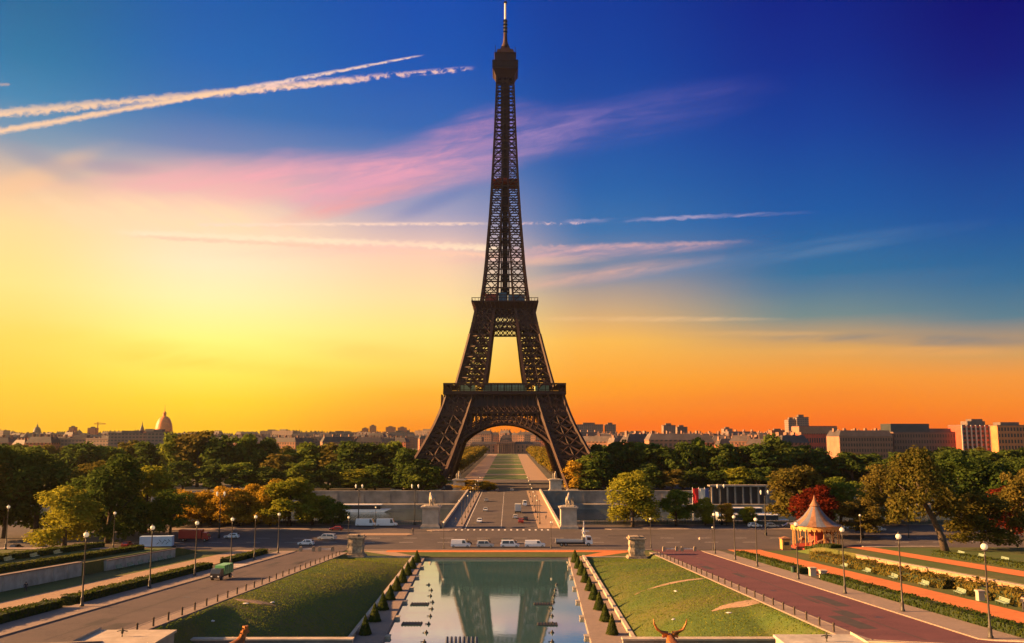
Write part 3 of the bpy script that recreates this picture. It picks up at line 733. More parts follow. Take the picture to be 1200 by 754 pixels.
# statue groups on tall pedestals at the bridge ends
def skin_mesh(name, verts, edges, radii, m, parent=None, sub=1, root=0):
    me = bpy.data.meshes.new(name); me.from_pydata(verts, edges, []); me.materials.append(m)
    o = bpy.data.objects.new(name, me); COL.objects.link(o)
    if parent: o.parent = parent
    sk = o.modifiers.new('skin', 'SKIN'); sk.use_smooth_shade = True
    for i, r in enumerate(radii):
        d = me.skin_vertices[0].data[i]; d.radius = (r, r) if not hasattr(r, '__len__') else r; d.use_root = (i == root)
    if sub: s_ = o.modifiers.new('sub', 'SUBSURF'); s_.levels = sub; s_.render_levels = sub
    dg = bpy.context.evaluated_depsgraph_get(); ev = bpy.data.meshes.new_from_object(o.evaluated_get(dg))
    o.modifiers.clear(); o.data = ev; ev.name = name
    return o
def quad_animal(s=1.0, head='horse'):
    """skeleton of a standing horse or bull facing +x: pelvis, spine, neck, head, four jointed legs, tail"""
    V = [(-.75,0,1.25),(-.2,0,1.22),(.45,0,1.25),(.8,0,1.5),(1.1,0,1.95),(1.5,0,1.85) if head == 'horse' else (1.6,0,1.7)]
    if head == 'bull': V[3:5] = [(.85,0,1.4),(1.2,0,1.62)]
    rad = [.34,.36,.37,.25,.17,.10] if head == 'horse' else [.36,.42,.48,.36,.24,.14]
    E = [(0,1),(1,2),(2,3),(3,4),(4,5)]
    for sy in (-1, 1):
        b = len(V); V += [(-.72,sy*.22,.95),(-.9,sy*.22,.55),(-.8,sy*.22,.05)]; rad += [.19,.10,.085]; E += [(0,b),(b,b+1),(b+1,b+2)]
        b = len(V); V += [(.5,sy*.2,.85),(.55,sy*.2,.5),(.5,sy*.2,.05)]; rad += [.15,.10,.085]; E += [(2,b),(b,b+1),(b+1,b+2)]
    b = len(V); V += [(-1.1,0,1.15),(-1.25,0,.7)]; rad += [.07,.05]; E += [(0,b),(b,b+1)]
    return [tuple(c*s for c in v) for v in V], E, [r*s for r in rad]
def human(s=1.0, pose='stand'):
    """one continuous figure facing +x, 1.75 m tall before scaling; sit poses put the seat at the origin height .45"""
    if pose == 'sit':
        V = [(0,0,.52),(0,0,.78),(.0,0,1.0),(.02,0,1.13),(.03,0,1.30)]; leg = lambda y: [(.22,y,.52),(.43,y,.50),(.45,y,.08),(.57,y,.05)]
    elif pose == 'walk':
        V = [(0,0,.93),(0,0,1.18),(.02,0,1.42),(.04,0,1.53),(.06,0,1.68)]; leg = lambda y: [(.10 if y > 0 else -.08,y,.72),(.18 if y > 0 else -.06,y,.48),(.22 if y > 0 else -.34,y,.08),(.36 if y > 0 else -.22,y,.05)]
    else:
        V = [(0,0,.93),(0,0,1.18),(0,0,1.42),(.01,0,1.53),(.02,0,1.68)]; leg = lambda y: [(0,y*1.1,.72),(.01,y*1.15,.48),(0,y*1.2,.08),(.14,y*1.3,.05)]
    rad = [.145,.13,.16,.06,.105]; E = [(0,1),(1,2),(2,3),(3,4)]
    for y in (-.09, .09):
        b = len(V); V += leg(y); rad += [.085,.062,.045,.04]; E += [(0,b),(b,b+1),(b+1,b+2),(b+2,b+3)]
        b = len(V); zt = V[2][2]; sw = .14 if (pose == 'walk' and y < 0) else (-.1 if pose == 'walk' else .0)
        hand = (.25,y*1.6,zt-.55) if pose == 'sit' else (sw+.08,y*2.9,zt-.62)
        V += [(V[2][0],y*2.2,zt+.0),(sw*.4,y*2.7,zt-.3),hand]; rad += [.062,.045,.036]; E += [(2,b),(b,b+1),(b+1,b+2)]
    return [tuple(c*s for c in v) for v in V], E, [r*s for r in rad]
def pedestal_statue(x, y, z, h, w, lab, cat='statue', rz=0.0, sc=2.1, ped=True):
    p = thing('statue_pedestal', lab[0], 'pedestal', (x, y, z)); m = MB()
    m.cbox((0,0,0), (w*1.18,w*1.18,.8)); m.cbox((0,0,.8), (w*1.06,w*1.06,.4)); m.cbox((0,0,1.2), (w,w,h-2.0)); m.build('shaft', M['pale'], p)
    m = MB(); m.cbox((0,0,h-.8), (w*1.12,w*1.12,.35)); m.cbox((0,0,h-.45), (w*1.22,w*1.22,.3)); m.cbox((0,0,h-.15), (w*1.02,w*1.02,.15)); m.build('cornice', M['pale'], p)
    s = thing('statue', lab[1], cat, (x, y, z+h), rz); V, E, rd = quad_animal(sc)
    skin_mesh('horse', V, E, rd, M['stone'], s); hv, he, hr = human(sc*.92)
    skin_mesh('warrior', [(a+.9*sc, b-.62*sc, c) for a, b, c in hv], he, hr, M['stone'], s)
    m = MB(); m.cbox((0,0,-.02),(w*.9,w*.8,.2)); m.build('plinth', M['stone'], s)
pedestal_statue(-23.4, 291, 3.0, 7.2, 5.4, ('tall square pale stone pedestal at the near left bridge end', 'stone warrior leading a horse on the left bridge pedestal'), rz=R(100))
pedestal_statue(22.3, 289, 3.0, 7.2, 5.2, ('tall square pale stone pedestal on the bridge behind the flatbed truck', 'stone warrior beside a horse on the right bridge pedestal behind the flatbed truck'), rz=R(80))
pedestal_statue(-24.5, 474, 3.0, 6.5, 6.2, ('pale stone pedestal at the far left end of the bridge by the orange trees', 'small far statue of warrior and horse at the left bridge end nearest the tower'), rz=R(-90))
pedestal_statue(28.0, 474, 3.0, 6.5, 6.2, ('pale stone pedestal at the far right end of the bridge', 'small far statue of warrior and horse at the right bridge end nearest the tower'), rz=R(-90))
# weathered carved blocks at the corners of the lawns
for x, y, side in ((-36.2, 222.6, 'left'), (34.6, 219.5, 'right')):
    p = thing('stone_pillar', 'weathered carved square stone block at the top of the %s lawn' % side, 'pillar', (x, y, 2.9)); m = MB()
    bmv = [(-2.0,-1.8,.9),(2.0,-1.8,.9),(2.0,1.8,.9),(-2.0,1.8,.9)]
    nlev = 9; rows = []
    for k in range(nlev):
        z = .9+k*.5; rows.append([(a*(.96+.06*math.sin(k*1.7+a)), b*(.95+.06*math.cos(k*1.3+b)), z) for a, b in ((-1.9,-1.7),(-.7,-1.85),(.6,-1.6),(1.9,-1.75),(2.05,-.4),(1.85,.6),(1.9,1.7),(.5,1.8),(-.6,1.65),(-1.9,1.7),(-1.75,.5),(-2.0,-.6))])
    vv = [v for r_ in rows for v in r_]; n = 12
    m.add(vv, [(k*n+j, k*n+(j+1)%n, (k+1)*n+(j+1)%n, (k+1)*n+j) for k in range(nlev-1) for j in range(n)]+[tuple(range((nlev-1)*n, nlev*n))])
    m.build('shaft', M['rough'], p)
    m = MB(); m.cbox((0,0,0),(4.9,4.5,.55)); m.cbox((0,0,.55),(4.5,4.1,.35)); m.build('base', M['rough'], p)
    m = MB(); m.cbox((0,0,4.9),(4.4,4.0,.35)); m.cbox((-.7,0,5.25),(2.4,3.3,.45)); m.cbox((1.3,.5,5.25),(1.1,2.2,.3)); m.build('cap', M['rough'], p)

# ================================================================== trees and hedges
def leaf_mesh(name, P, N, size, mtl, jitter=.75, elong=1.5):
    """one quad per leaf tuft at points P facing about N"""
    n = len(P); rg = np.random.default_rng(n)
    N = N + rg.normal(0, jitter, (n, 3)); N /= np.linalg.norm(N, axis=1)[:, None]+1e-9
    T = np.cross(N, rg.normal(0, 1, (n, 3))); T /= np.linalg.norm(T, axis=1)[:, None]+1e-9
    B = np.cross(N, T); s = size*rg.uniform(.6, 1.35, (n, 1))
    a, b = T*s*elong/2, B*s/2
    V = np.stack([P-a, P-b*.9+a*.1, P+a, P+b*.9-a*.1], 1).reshape(-1, 3)
    me = bpy.data.meshes.new(name); me.vertices.add(4*n); me.vertices.foreach_set('co', V.ravel())
    me.loops.add(4*n); me.loops.foreach_set('vertex_index', np.arange(4*n, dtype=np.int32))
    me.polygons.add(n); me.polygons.foreach_set('loop_start', np.arange(0, 4*n, 4, dtype=np.int32))
    at = me.attributes.new('tint', 'FLOAT', 'FACE'); at.data.foreach_set('value', rg.uniform(0, 1, n))
    me.materials.append(mtl); me.update(calc_edges=True); return me
def crown_points(seed, n, rx, rz, zc, lobes, lr, flat=1.0, droop=0.0):
    rg = np.random.default_rng(seed); C = []
    for i in range(lobes):
        u = (i+rg.uniform(0, 1))/lobes; a = rg.uniform(0, 6.283); e = math.sqrt(max(.05, 1-((u-.36)/.68)**2)); r = rx*e*rg.uniform(.35, .86)
        C.append((math.cos(a)*r, math.sin(a)*r, zc-rz*.84 + 1.72*rz*u, lr*rg.uniform(.65, 1.25)*(.75+.25*e)))
    C = np.array(C); w = C[:, 3]**2; idx = rg.choice(len(C), n, p=w/w.sum())
    d = rg.normal(0, 1, (n, 3)); d /= np.linalg.norm(d, axis=1)[:, None]
    d[:, 2] = np.where(d[:, 2] < -.75, -d[:, 2]*.5, d[:, 2]); rad = C[idx, 3]*rg.uniform(.55, 1.08, n)
    P = C[idx, :3] + d*rad[:, None]*np.array([1, 1, flat*.85])
    if droop: P[:, 2] -= droop*(np.hypot(P[:, 0], P[:, 1])/rx)**2
    return P, d + np.array([0, 0, .25])
def trunk_mesh(seed, h, r, crown_z, spread, lean=0.0, limbs=6):
    rg = random.Random(seed); m = MB()
    top = (lean, 0, h*.62); pts = [(0,0,-.6), (lean*.1,0,h*.12), (lean*.35,.1,h*.3), (lean*.7,-.1,h*.46), top]
    m.tube(pts, [r*1.35, r, r*.85, r*.65, r*.35], 8)
    for i in range(limbs):
        a = 2*math.pi*i/limbs + rg.uniform(-.4, .4); z0 = h*rg.uniform(.26, .48); f = z0/(h*.62)
        s = (lean*f, 0, z0); L = spread*rg.uniform(.5, .85)
        e = (s[0]+math.cos(a)*L, math.sin(a)*L, z0+h*rg.uniform(.18, .34)); mid = tuple((p*.5+q*.5) for p, q in zip(s, e)); mid = (mid[0], mid[1], mid[2]-h*.03)
        m.tube([s, mid, e], [r*.42, r*.28, r*.1], 6)
    return m
CROWNS, TRUNKS = {}, {}
def crown(kind, v, far):
    key = (kind, v, far)
    if key not in CROWNS:
        shp = [(7.0, 9.0, 11.0, 34, 2.6), (6.4, 9.4, 10.8, 28, 2.9), (7.4, 8.6, 11.4, 38, 2.4), (6.8, 9.4, 10.6, 32, 2.6)][v]
        P, N = crown_points(100+v, 2600 if far else 9000, *shp)
        CROWNS[key] = leaf_mesh('crown', P, N, 1.0 if far else .52, M['l_'+kind])
    return CROWNS[key]
def trunk(v):
    if v not in TRUNKS:
        o = trunk_mesh(v, 20, .42, 12, 6, 0.5-v*.3).build('trunk', M['bark'], smooth=True); TRUNKS[v] = o.data; bpy.data.objects.remove(o)
    return TRUNKS[v]
TREEN = [0]
def tree(x, y, h, w, kind, label, group=None, far=False, z=None, name='broadleaf_tree'):
    TREEN[0] += 1; v = TREEN[0] % 4; z = zg(x, y) if z is None else z
    t = thing(name, label, 'tree', (x, y, z), random.uniform(0, 6.28), group); t.scale = (w/14.5, w/14.5, h/20)
    for nm, me in (('trunk', trunk(v)), ('crown', crown(kind, v, far))):
        o = bpy.data.objects.new(nm, me); COL.objects.link(o); o.parent = t
    return t
def ptree(px, Y, top, wpx, kind, label, group=None, far=False, name='broadleaf_tree'):
    x = X(px, Y, 10); z = zg(x, Y); return tree(x, Y, ZT(top, Y)-z, wpx*Y/1000*1.02, kind, label, group, far, z, name)
# left garden and quay
for a in [
 (78, 226, 571, 80, 'yellow', 'broad yellow-green tree standing behind the pale retaining wall, lamp in front of it'),
 (8, 262, 540, 84, 'olive', 'bronze-tipped tree at the far left edge above the retaining wall'),
 (128, 250, 536, 92, 'dark', 'tall dark green tree behind the yellow-green tree on the left'),
 (201, 264, 574, 52, 'mid', 'compact round bright green tree left of the row of orange trees'),
 (158, 268, 588, 40, 'mid', 'small rounded green tree between the tall dark tree and the round green one'),
 (172, 277, 545, 74, 'yellow', 'yellow-topped tree rising behind the small round green trees on the left'),
 (45, 268, 530, 100, 'dark', 'very dark wide tree behind the yellow-green tree'),
 (-14, 262, 520, 90, 'dark', 'dark tree cut by the left picture edge'),
 (104, 266, 542, 70, 'olive', 'brownish tree glimpsed between the dark trees on the left'),
 (340, 296, 559, 72, 'yellow', 'largest golden green tree at the end of the orange quayside row'),
 (391, 297, 585, 40, 'mid', 'small green tree right of the golden quayside tree'),
 (367, 299, 578, 44, 'yellow', 'small golden tree tucked between the golden quayside tree and the small green one')]: ptree(*a)
for i, (px, top) in enumerate(((216,581),(232,584),(248,583),(265,577),(283,583),(301,574),(318,570))):
    ptree(px, 296+i%3, top-7, 46, 'orange', 'small sunlit orange autumn tree in the row along the left quay', 'orange trees along the left quay')
# far bank, left of the tower
rr = random.Random(3)
for px, top, k in ((8,528,'dark'),(34,524,'mid'),(62,521,'olive'),(92,520,'dark'),(122,522,'mid'),(150,518,'olive'),(176,517,'dark'),(204,509,'mid'),(232,505,'olive'),(258,512,'dark'),(284,508,'mid'),(306,515,'dark'),(326,532,'olive'),(346,528,'yellow'),(368,518,'mid'),(392,521,'olive'),(414,517,'dark'),(436,521,'dark'),(458,517,'mid'),(478,526,'dark'),(497,538,'mid'),(484,531,'dark')):
    ptree(px, 520+rr.uniform(-12, 30), top, 50+rr.uniform(-6, 10), k, {'dark':'tall dark green park tree in the wood left of the tower','mid':'tall mid green park tree in the wood left of the tower','olive':'bronze-tinted park tree in the wood left of the tower','yellow':'yellowish tree in the dip of the wood left of the tower'}[k], 'park trees left of the tower', True)
for px, top, k in ((215,540,'dark'),(246,545,'dark'),(280,542,'mid'),(312,548,'dark'),(352,540,'mid'),(385,545,'dark'),(418,550,'yellow'),(440,545,'mid'),(466,552,'dark'),(430,556,'mid'),(486,548,'mid'),(502,556,'yellow'),(497,545,'mid'),(476,529,'dark'),(488,538,'dark')):
    ptree(px, 484+rr.uniform(-4, 8), top, 40+rr.uniform(-4, 10), k, {'dark':'lower dark tree along the far left quay','mid':'lower green tree along the far left quay','yellow':'lower yellow-green tree along the far left quay'}[k], 'trees along the far left quay', True)
# right side
for a in [
 (741, 293, 553, 66, 'yellow', 'large round golden-olive tree on the quay right of the flatbed truck'),
 (792, 296, 574, 46, 'mid', 'medium green tree right of the large golden-olive tree'),
 (826, 297, 584, 28, 'yellow', 'small yellowish tree in front of the tricolour banners'),
 (851, 298, 590, 24, 'orange', 'small orange tree right of the tricolour banners'),
 (876, 298, 594, 24, 'yellow', 'small low yellow tree near the white river boats'),
 (936, 284, 545, 78, 'olive', 'large domed olive-brown tree left of the red tree'),
 (957, 264, 571, 60, 'rust', 'rust-red rounded tree right behind the carousel'),
 (1010, 262, 585, 56, 'olive', 'low olive tree just right of the carousel'),
 (1152, 205, 577, 80, 'olive', 'shorter olive tree right of the leaning tree'),
 (1203, 212, 548, 70, 'olive', 'olive tree cut by the right picture edge'),
 (1186, 262, 572, 60, 'rust', 'dark reddish tree behind the shorter olive tree on the right'),
 (985, 290, 560, 60, 'mid', 'green tree behind the carousel roof'),
 (1040, 300, 545, 70, 'olive', 'brown-green tree behind the leaning tree'),
 (1120, 300, 530, 80, 'dark', 'dark broad tree behind the leaning tree on the right'),
 (1165, 296, 540, 76, 'dark', 'dark tree below the red apartment block'),
 (1202, 300, 535, 70, 'dark', 'dark tree at the right edge below the orange building')]: ptree(*a)
for px, top, k in ((684,535,'olive'),(706,520,'dark'),(728,518,'dark'),(752,518,'mid'),(776,522,'dark'),(800,518,'dark'),(824,515,'mid'),(848,520,'dark'),(872,524,'olive'),(893,520,'dark'),(915,511,'dark'),(940,522,'dark'),(962,527,'dark'),(985,536,'olive')):
    ptree(px, 505+rr.uniform(-14, 20), top, 48+rr.uniform(-6, 10), k, {'dark':'dark green park tree in the wood right of the tower','mid':'mid green park tree in the wood right of the tower','olive':'bronze-tinted park tree in the wood right of the tower'}[k], 'park trees right of the tower', True)
for px, top, k in ((690,545,'mid'),(716,548,'dark'),(760,545,'dark'),(788,550,'olive'),(815,548,'dark'),(842,552,'dark'),(865,548,'yellow'),(890,550,'dark'),(674,541,'orange'),(702,529,'dark'),(690,536,'mid')):
    ptree(px, 484+rr.uniform(-4, 8), top, 38+rr.uniform(-4, 8), k, {'dark':'lower dark tree along the far right quay','mid':'lower green tree along the far right quay','olive':'lower bronze tree along the far right quay','yellow':'lower yellow tree along the far right quay','orange':'lower orange tree beside the right foot of the tower'}[k], 'trees along the far right quay', True)
for px, top in ((1000,530),(1030,533),(1060,530),(1090,528),(1120,526),(1150,528),(1180,527),(1205,526)):
    ptree(px, 420+rr.uniform(-10, 30)+60, top, 54, 'dark', 'dark tree in the belt below the right apartment buildings', 'trees below the right apartment buildings', True)
ptree(549, 476, 562, 40, 'orange', 'orange autumn tree at the far left end of the bridge'); ptree(571, 477, 564, 26, 'orange', 'smaller orange tree in the middle of the road end beyond the bridge')
# wooded ground further back on both sides of the tower
for i in range(70):
    s = -1 if i % 2 else 1; Y = rr.uniform(600, 900); x = s*rr.uniform(75, 120+.5*Y)
    tree(x, Y, rr.uniform(19, 25), rr.uniform(18, 26), rr.choice(('dark','mid','olive','dark')), 'tree top in the distant wood %s beyond the tower' % ('left' if s < 0 else 'right'), 'distant wood %s of the tower' % ('left' if s < 0 else 'right'), True)
M['l_avenue'] = leafmat('leaves_golden_green', (.10,.095,.014), (.27,.18,.026))
# clipped avenue of the long lawn
P_, N_ = crown_points(31, 900, 4.6, 3.6, 9.5, 16, 2.4); BOXCROWN = leaf_mesh('crown', P_, N_, 1.3, M['l_avenue']); BOXCROWN2 = leaf_mesh('crown', P_, N_, 1.3, M['l_olive'])
for s in (-1, 1):
    for row, xx in enumerate((37.5, 47.0, 57.0)):
        for k in range(34):
            Y = 668 + k*21 + rr.uniform(-2, 2)
            t = thing('avenue_tree', 'clipped %s avenue tree lining the %s side of the long lawn' % ('golden' if row < 2 else 'bronze', 'left' if s < 0 else 'right'), 'tree', (s*xx, Y, zg(s*xx, Y)), rr.uniform(0, 6), 'clipped trees %s of the long lawn' % ('left' if s < 0 else 'right')); t.scale = (1.15, 1.5, 1.05)
            for nm, me in (('trunk', trunk(0)), ('crown', BOXCROWN if row < 2 else BOXCROWN2)):
                o = bpy.data.objects.new(nm, me); COL.objects.link(o); o.parent = t
                if nm == 'trunk': o.scale = (.7, .5, .45)
# the tree with the leaning trunk
t = thing('leaning_tree', 'tall spreading olive tree with a dark leaning bare trunk right of the carousel', 'tree', (102, 199, zg(102, 199))); x_ = -6.5
m = MB(); m.tube([(0,0,-.5),(-.8,0,3.2),(-2.4,0,7.2),(-4.6,0,11.5),(-5.6,0,16),(-6.2,0,19.5)], [.95,.75,.62,.5,.34,.14], 10)
for s, e, r in (((-2.4,0,7.2),(3.4,.8,13.5),.32),((-4,0,10.4),(-10.5,-1,15),.3),((-4.6,0,11.5),(-1,2,17.5),.26),((-5.6,0,16),(-9,1,20.5),.2),((-3.2,0,9),(-8,2.5,11.5),.24),((-4.6,0,11.5),(-3,-3,17),.22)):
    mid = tuple((a+b)/2 + (0 if i < 2 else -.5) for i, (a, b) in enumerate(zip(s, e))); m.tube([s, mid, e], [r, r*.7, r*.25], 7)
m.build('trunk', M['bark'], t, smooth=True)
P_, N_ = crown_points(71, 9500, 9.4, 7.6, 15.2, 34, 2.6, droop=2.2); P_[:, 0] -= 5.0
o = bpy.data.objects.new('crown', leaf_mesh('crown', P_, N_, .5, M['l_olive'])); COL.objects.link(o); o.parent = t

def hedge(name, label, x0, x1, y0, y1, h, mtl='l_hedge', dens=16, size=.26, zf=zside, rag=.12, cat='hedge'):
    r_ = np.random.default_rng(int(abs(x0*10)+y0)); m = MB(); n = max(2, int((y1-y0)/2))
    t = thing(name, label, cat, ((x0+x1)/2, y0, zf((x0+x1)/2, y0))); ox, oy, oz = t.location
    for k in range(n):
        a, b = y0+(y1-y0)*k/n, y0+(y1-y0)*(k+1)/n; za, zb = zf(0 if zf is zside else x0, a)-oz, zf(0 if zf is zside else x0, b)-oz; i = .1
        m.hexa([(x0+i-ox,a-oy,za-.2),(x1-i-ox,a-oy,za-.2),(x1-i-ox,b-oy,zb-.2),(x0+i-ox,b-oy,zb-.2),(x0+i-ox,a-oy,za+h-.1),(x1-i-ox,a-oy,za+h-.1),(x1-i-ox,b-oy,zb+h-.1),(x0+i-ox,b-oy,zb+h-.1)])
    m.build('branches', M['yew'], t)
    L = y1-y0; N = int(L*(2*h+(x1-x0))*dens); u = r_.uniform(y0, y1, N); f = r_.uniform(0, 2*h+(x1-x0), N)
    xx = np.where(f < h, x0, np.where(f < 2*h, x1, x0+(f-2*h))); zz = np.where(f < h, f, np.where(f < 2*h, f-h, h))
    nn = np.where((f < h)[:, None], np.array([[-1., 0, .2]]), np.where((f < 2*h)[:, None], np.array([[1., 0, .2]]), np.array([[0., 0, 1]])))
    base = np.array([zf(0 if zf is zside else x0, v) for v in u]); bump_ = rag*np.sin(u*1.3+x0)+rag*np.sin(u*.47)
    ends = r_.uniform(0, 1, N) < 2.5*(x1-x0)/L; u = np.where(ends & (f >= 2*h), np.where(r_.uniform(0, 1, N) < .5, y0, y1), u); zz = np.where(ends & (f >= 2*h), r_.uniform(0, h, N), zz); base = np.array([zf(0 if zf is zside else x0, v) for v in u])
    P = np.stack([xx-ox+r_.normal(0, rag*.6, N), u-oy, base-oz+zz*(1+bump_*.5)+r_.normal(0, rag*.5, N)], 1)
    o = bpy.data.objects.new('foliage', leaf_mesh('foliage', P, nn, size, M[mtl], .5)); COL.objects.link(o); o.parent = t
    return t
for a in [('hedge','near clipped hedge along the left pavement, up to the gap by the lamp',-60.6,-58.4,78,121,1.25),('hedge','clipped hedge along the left pavement between the gap and the striped crossing',-60.6,-58.4,124.5,181,1.25),('hedge','short clipped hedge along the left pavement beyond the striped crossing',-60.6,-58.4,192,222,1.25),
          ('hedge','long low hedge along the right pavement below the bright sand path',58.4,60.6,72,158,1.15),('hedge','short low hedge along the right pavement nearest the square',58.4,60.6,169,216,1.15),
          ('shrub_bed','ragged tall shrub bed along the outer side of the right sand path, near half',73.2,76.6,84,139,1.7),('shrub_bed','ragged tall shrub bed on the right between the orange wall gap and the carousel',73.2,76.6,143,205,1.5)]:
    wide = a[0] == 'shrub_bed'; hedge(*a, rag=.3 if wide else .1, mtl='l_olive' if wide else 'l_hedge', size=.34 if wide else .25)
zt = lambda x, y: zg(x, y)
for lab, a, b, c, d, h in (('low box hedge on the terrace above the left retaining wall',-84.5,-82.6,118,205,1.0),('low box hedge at the back of the left terrace',-98,-96,130,214,1.2),('low box hedge on the terrace right of the carousel',92.5,94.5,120,186,.9),('hedge in front of the carousel',79,82,208,226,.8)):
    hedge('hedge', lab, a, b, c, d, h, zf=zt)
for nm, lab, xa, xb in (('fence','dark green iron fence along the left quay','L',0),('fence','dark green iron fence along the right quay','R',0)):
    f = thing(nm, lab, 'fence', (0, 299.6, 3.1)); x0, x1 = (-175, -27) if xa == 'L' else (27, 190)
    m = MB(); m.box(x0, x1, -.04, .04, 1.3, 1.4); m.box(x0, x1, -.04, .04, .2, .28)
    for k in range(int((x1-x0)/.55)): x = x0+k*.55; m.box(x, x+.12, -.03, .03, 0, 1.55)
    m.build('railing', M['darkgreen'], f)
    for k in range(int((x1-x0)/6)): m = MB(); x = x0+k*6; m.box(x, x+.22, -.11, .11, 0, 1.8); m.build('post', M['darkgreen'], f)
    m = MB(); m.box(x0, x1, -.25, .25, -.1, .2); m.build('footing', M['quay'], f)
# clipped cones beside the pool
def cone_shrub():
    t = thing('clipped_cone_shrub', 'x', 'shrub'); m = MB(); m.lathe([(1.0,.15),(.98,.3),(.62,1.3),(.3,2.1),(.05,2.75)], 14); m.build('branches', M['yew'], t)
    r_ = np.random.default_rng(5); n = 900; z = 2.8*(1-np.sqrt(r_.uniform(0, 1, n))); a = r_.uniform(0, 6.28, n); r = 1.05*(1-z/2.9)+r_.normal(0, .03, n)
    o = bpy.data.objects.new('foliage', leaf_mesh('foliage', np.stack([r*np.cos(a), r*np.sin(a), z+.12], 1), np.stack([np.cos(a), np.sin(a), a*0+.4], 1), .2, M['l_hedge'], .4)); COL.objects.link(o); o.parent = t
    m = MB(); m.tube([(0,0,-.1),(0,0,.3)], .1, 6); m.build('trunk', M['bark'], t); return t
cone = cone_shrub(); first = True
ords = ['farthest', 'second farthest', 'third farthest', 'fourth farthest', 'middle', 'fourth nearest', 'third nearest', 'second nearest', 'nearest']
for s, side, x in ((-1, 'left', -19.8), (1, 'right', 18.7)):
    for k in range(9):
        lab = '%s of the nine dark clipped cone shrubs along the %s pool ledge' % (ords[k], side); p = (x, 213.5-k*9.4, 2.96); sc = (random.uniform(.92,1.08),)*2+(random.uniform(.92,1.1),)
        if first: cone.location = p; cone['label'] = lab; cone['group'] = 'clipped cones beside the pool'; first = False
        else: dup(cone, p, random.uniform(0, 6), lab, sc)
    w = thing('low_wall', 'low brown stone wall between the cone shrubs and the %s lawn' % side, 'wall', (s*21.45, 160, 2.9)); m = MB()
    m.box(-.2, .2, -63, 61.5, -.3, .6); m.build('wall', M['stone'], w); m = MB(); m.box(-.3, .3, -63, 61.6, .6, .74); m.build('coping', M['pale'], w)
# retaining walls of the side terraces
def rwall(lab, x, y0, y1, h, mtl):
    w = thing('retaining_wall', lab, 'wall', (x, y0, zside(0, y0))); m = MB(); c = MB(); n = int((y1-y0)/5)
    for k in range(n):
        a, b = y0+(y1-y0)*k/n, y0+(y1-y0)*(k+1)/n; za = zside(0, a)-zside(0, y0); zb = zside(0, b)-zside(0, y0)
        m.hexa([(-.4,a-y0,za-.4),(.4,a-y0,za-.4),(.4,b-y0,zb-.4),(-.4,b-y0,zb-.4),(-.4,a-y0,za+h),(.4,a-y0,za+h),(.4,b-y0,zb+h),(-.4,b-y0,zb+h)])
        m.box(-.48,-.4,a-y0,a-y0+.5,za-.3,za+h-.1); m.box(.4,.48,a-y0,a-y0+.5,za-.3,za+h-.1)
        c.hexa([(-.55,a-y0,za+h),(.55,a-y0,za+h),(.55,b-y0,zb+h),(-.55,b-y0,zb+h),(-.55,a-y0,za+h+.2),(.55,a-y0,za+h+.2),(.55,b-y0,zb+h+.2),(-.55,b-y0,zb+h+.2)])
    m.build('wall', mtl, w); c.build('coping', M['pave'], w)
rwall('long pale concrete retaining wall at the lower left', -78.4, 84, 166, 2.45, M['concrete'])
rwall('shorter pale retaining wall further along on the left', -78.4, 176, 212, 1.9, M['concrete'])
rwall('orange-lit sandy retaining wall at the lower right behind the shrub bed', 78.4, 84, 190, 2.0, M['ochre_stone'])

# worn bare patches at right, sunlight streak painted as sand at left, short grass
PATCH = [(36.2, 127.5, 4.4, 1.6), (33.0, 160, 5.5, 1.2), (-35.4, 131, 3.0, 1.3)]
for k, (px_, py_, ra, rb) in enumerate(PATCH):
    m = MB(); n = 28; rg = random.Random(k); ph = [rg.uniform(0, 6) for _ in range(4)]
    def rad(a): return 1+.22*math.sin(2*a+ph[0])+.16*math.sin(3*a+ph[1])+.12*math.sin(5*a+ph[2])
    V = [(px_, py_, zg(px_, py_)+.09)]
    for ring in (.5, 1.0):
        for j in range(n):
            a = 2*math.pi*j/n; x, y = px_+ra*ring*rad(a)*math.cos(a), py_+rb*ring*rad(a)*math.sin(a); x = max(-38.5, min(38.5, x)); V.append((x, y, zg(x, y)+.09))
    m.add(V, [(0, 1+j, 1+(j+1)%n) for j in range(n)]+[(1+j, 1+n+j, 1+n+(j+1)%n, 1+(j+1)%n) for j in range(n)])
    tag(m.build('bare_and_sunlit_patch', M['sand'], fix=False), kind='structure')
for sgn in (-1, 1):
    rg = np.random.default_rng(40+sgn); n = 26000; xs_ = sgn*rg.uniform(21.7, 38.5, n); ys_ = 100 + 121*rg.uniform(0, 1, n)**1.15
    keep = np.ones(n, bool)
    for a, b, ra, rb in PATCH: keep &= (((xs_-a)/ra)**2+((ys_-b)/rb)**2 > rg.uniform(.15, 1.15, n))
    xs_, ys_ = xs_[keep], ys_[keep]
    P = np.stack([xs_, ys_, np.array([zg(a, b) for a, b in zip(xs_, ys_)])+.07], 1)
    o = bpy.data.objects.new('grass', leaf_mesh('grass', P, np.tile([0, -.5, .8], (len(xs_), 1)), .15, M['l_grass'], .5)); COL.objects.link(o); tag(o, kind='stuff')

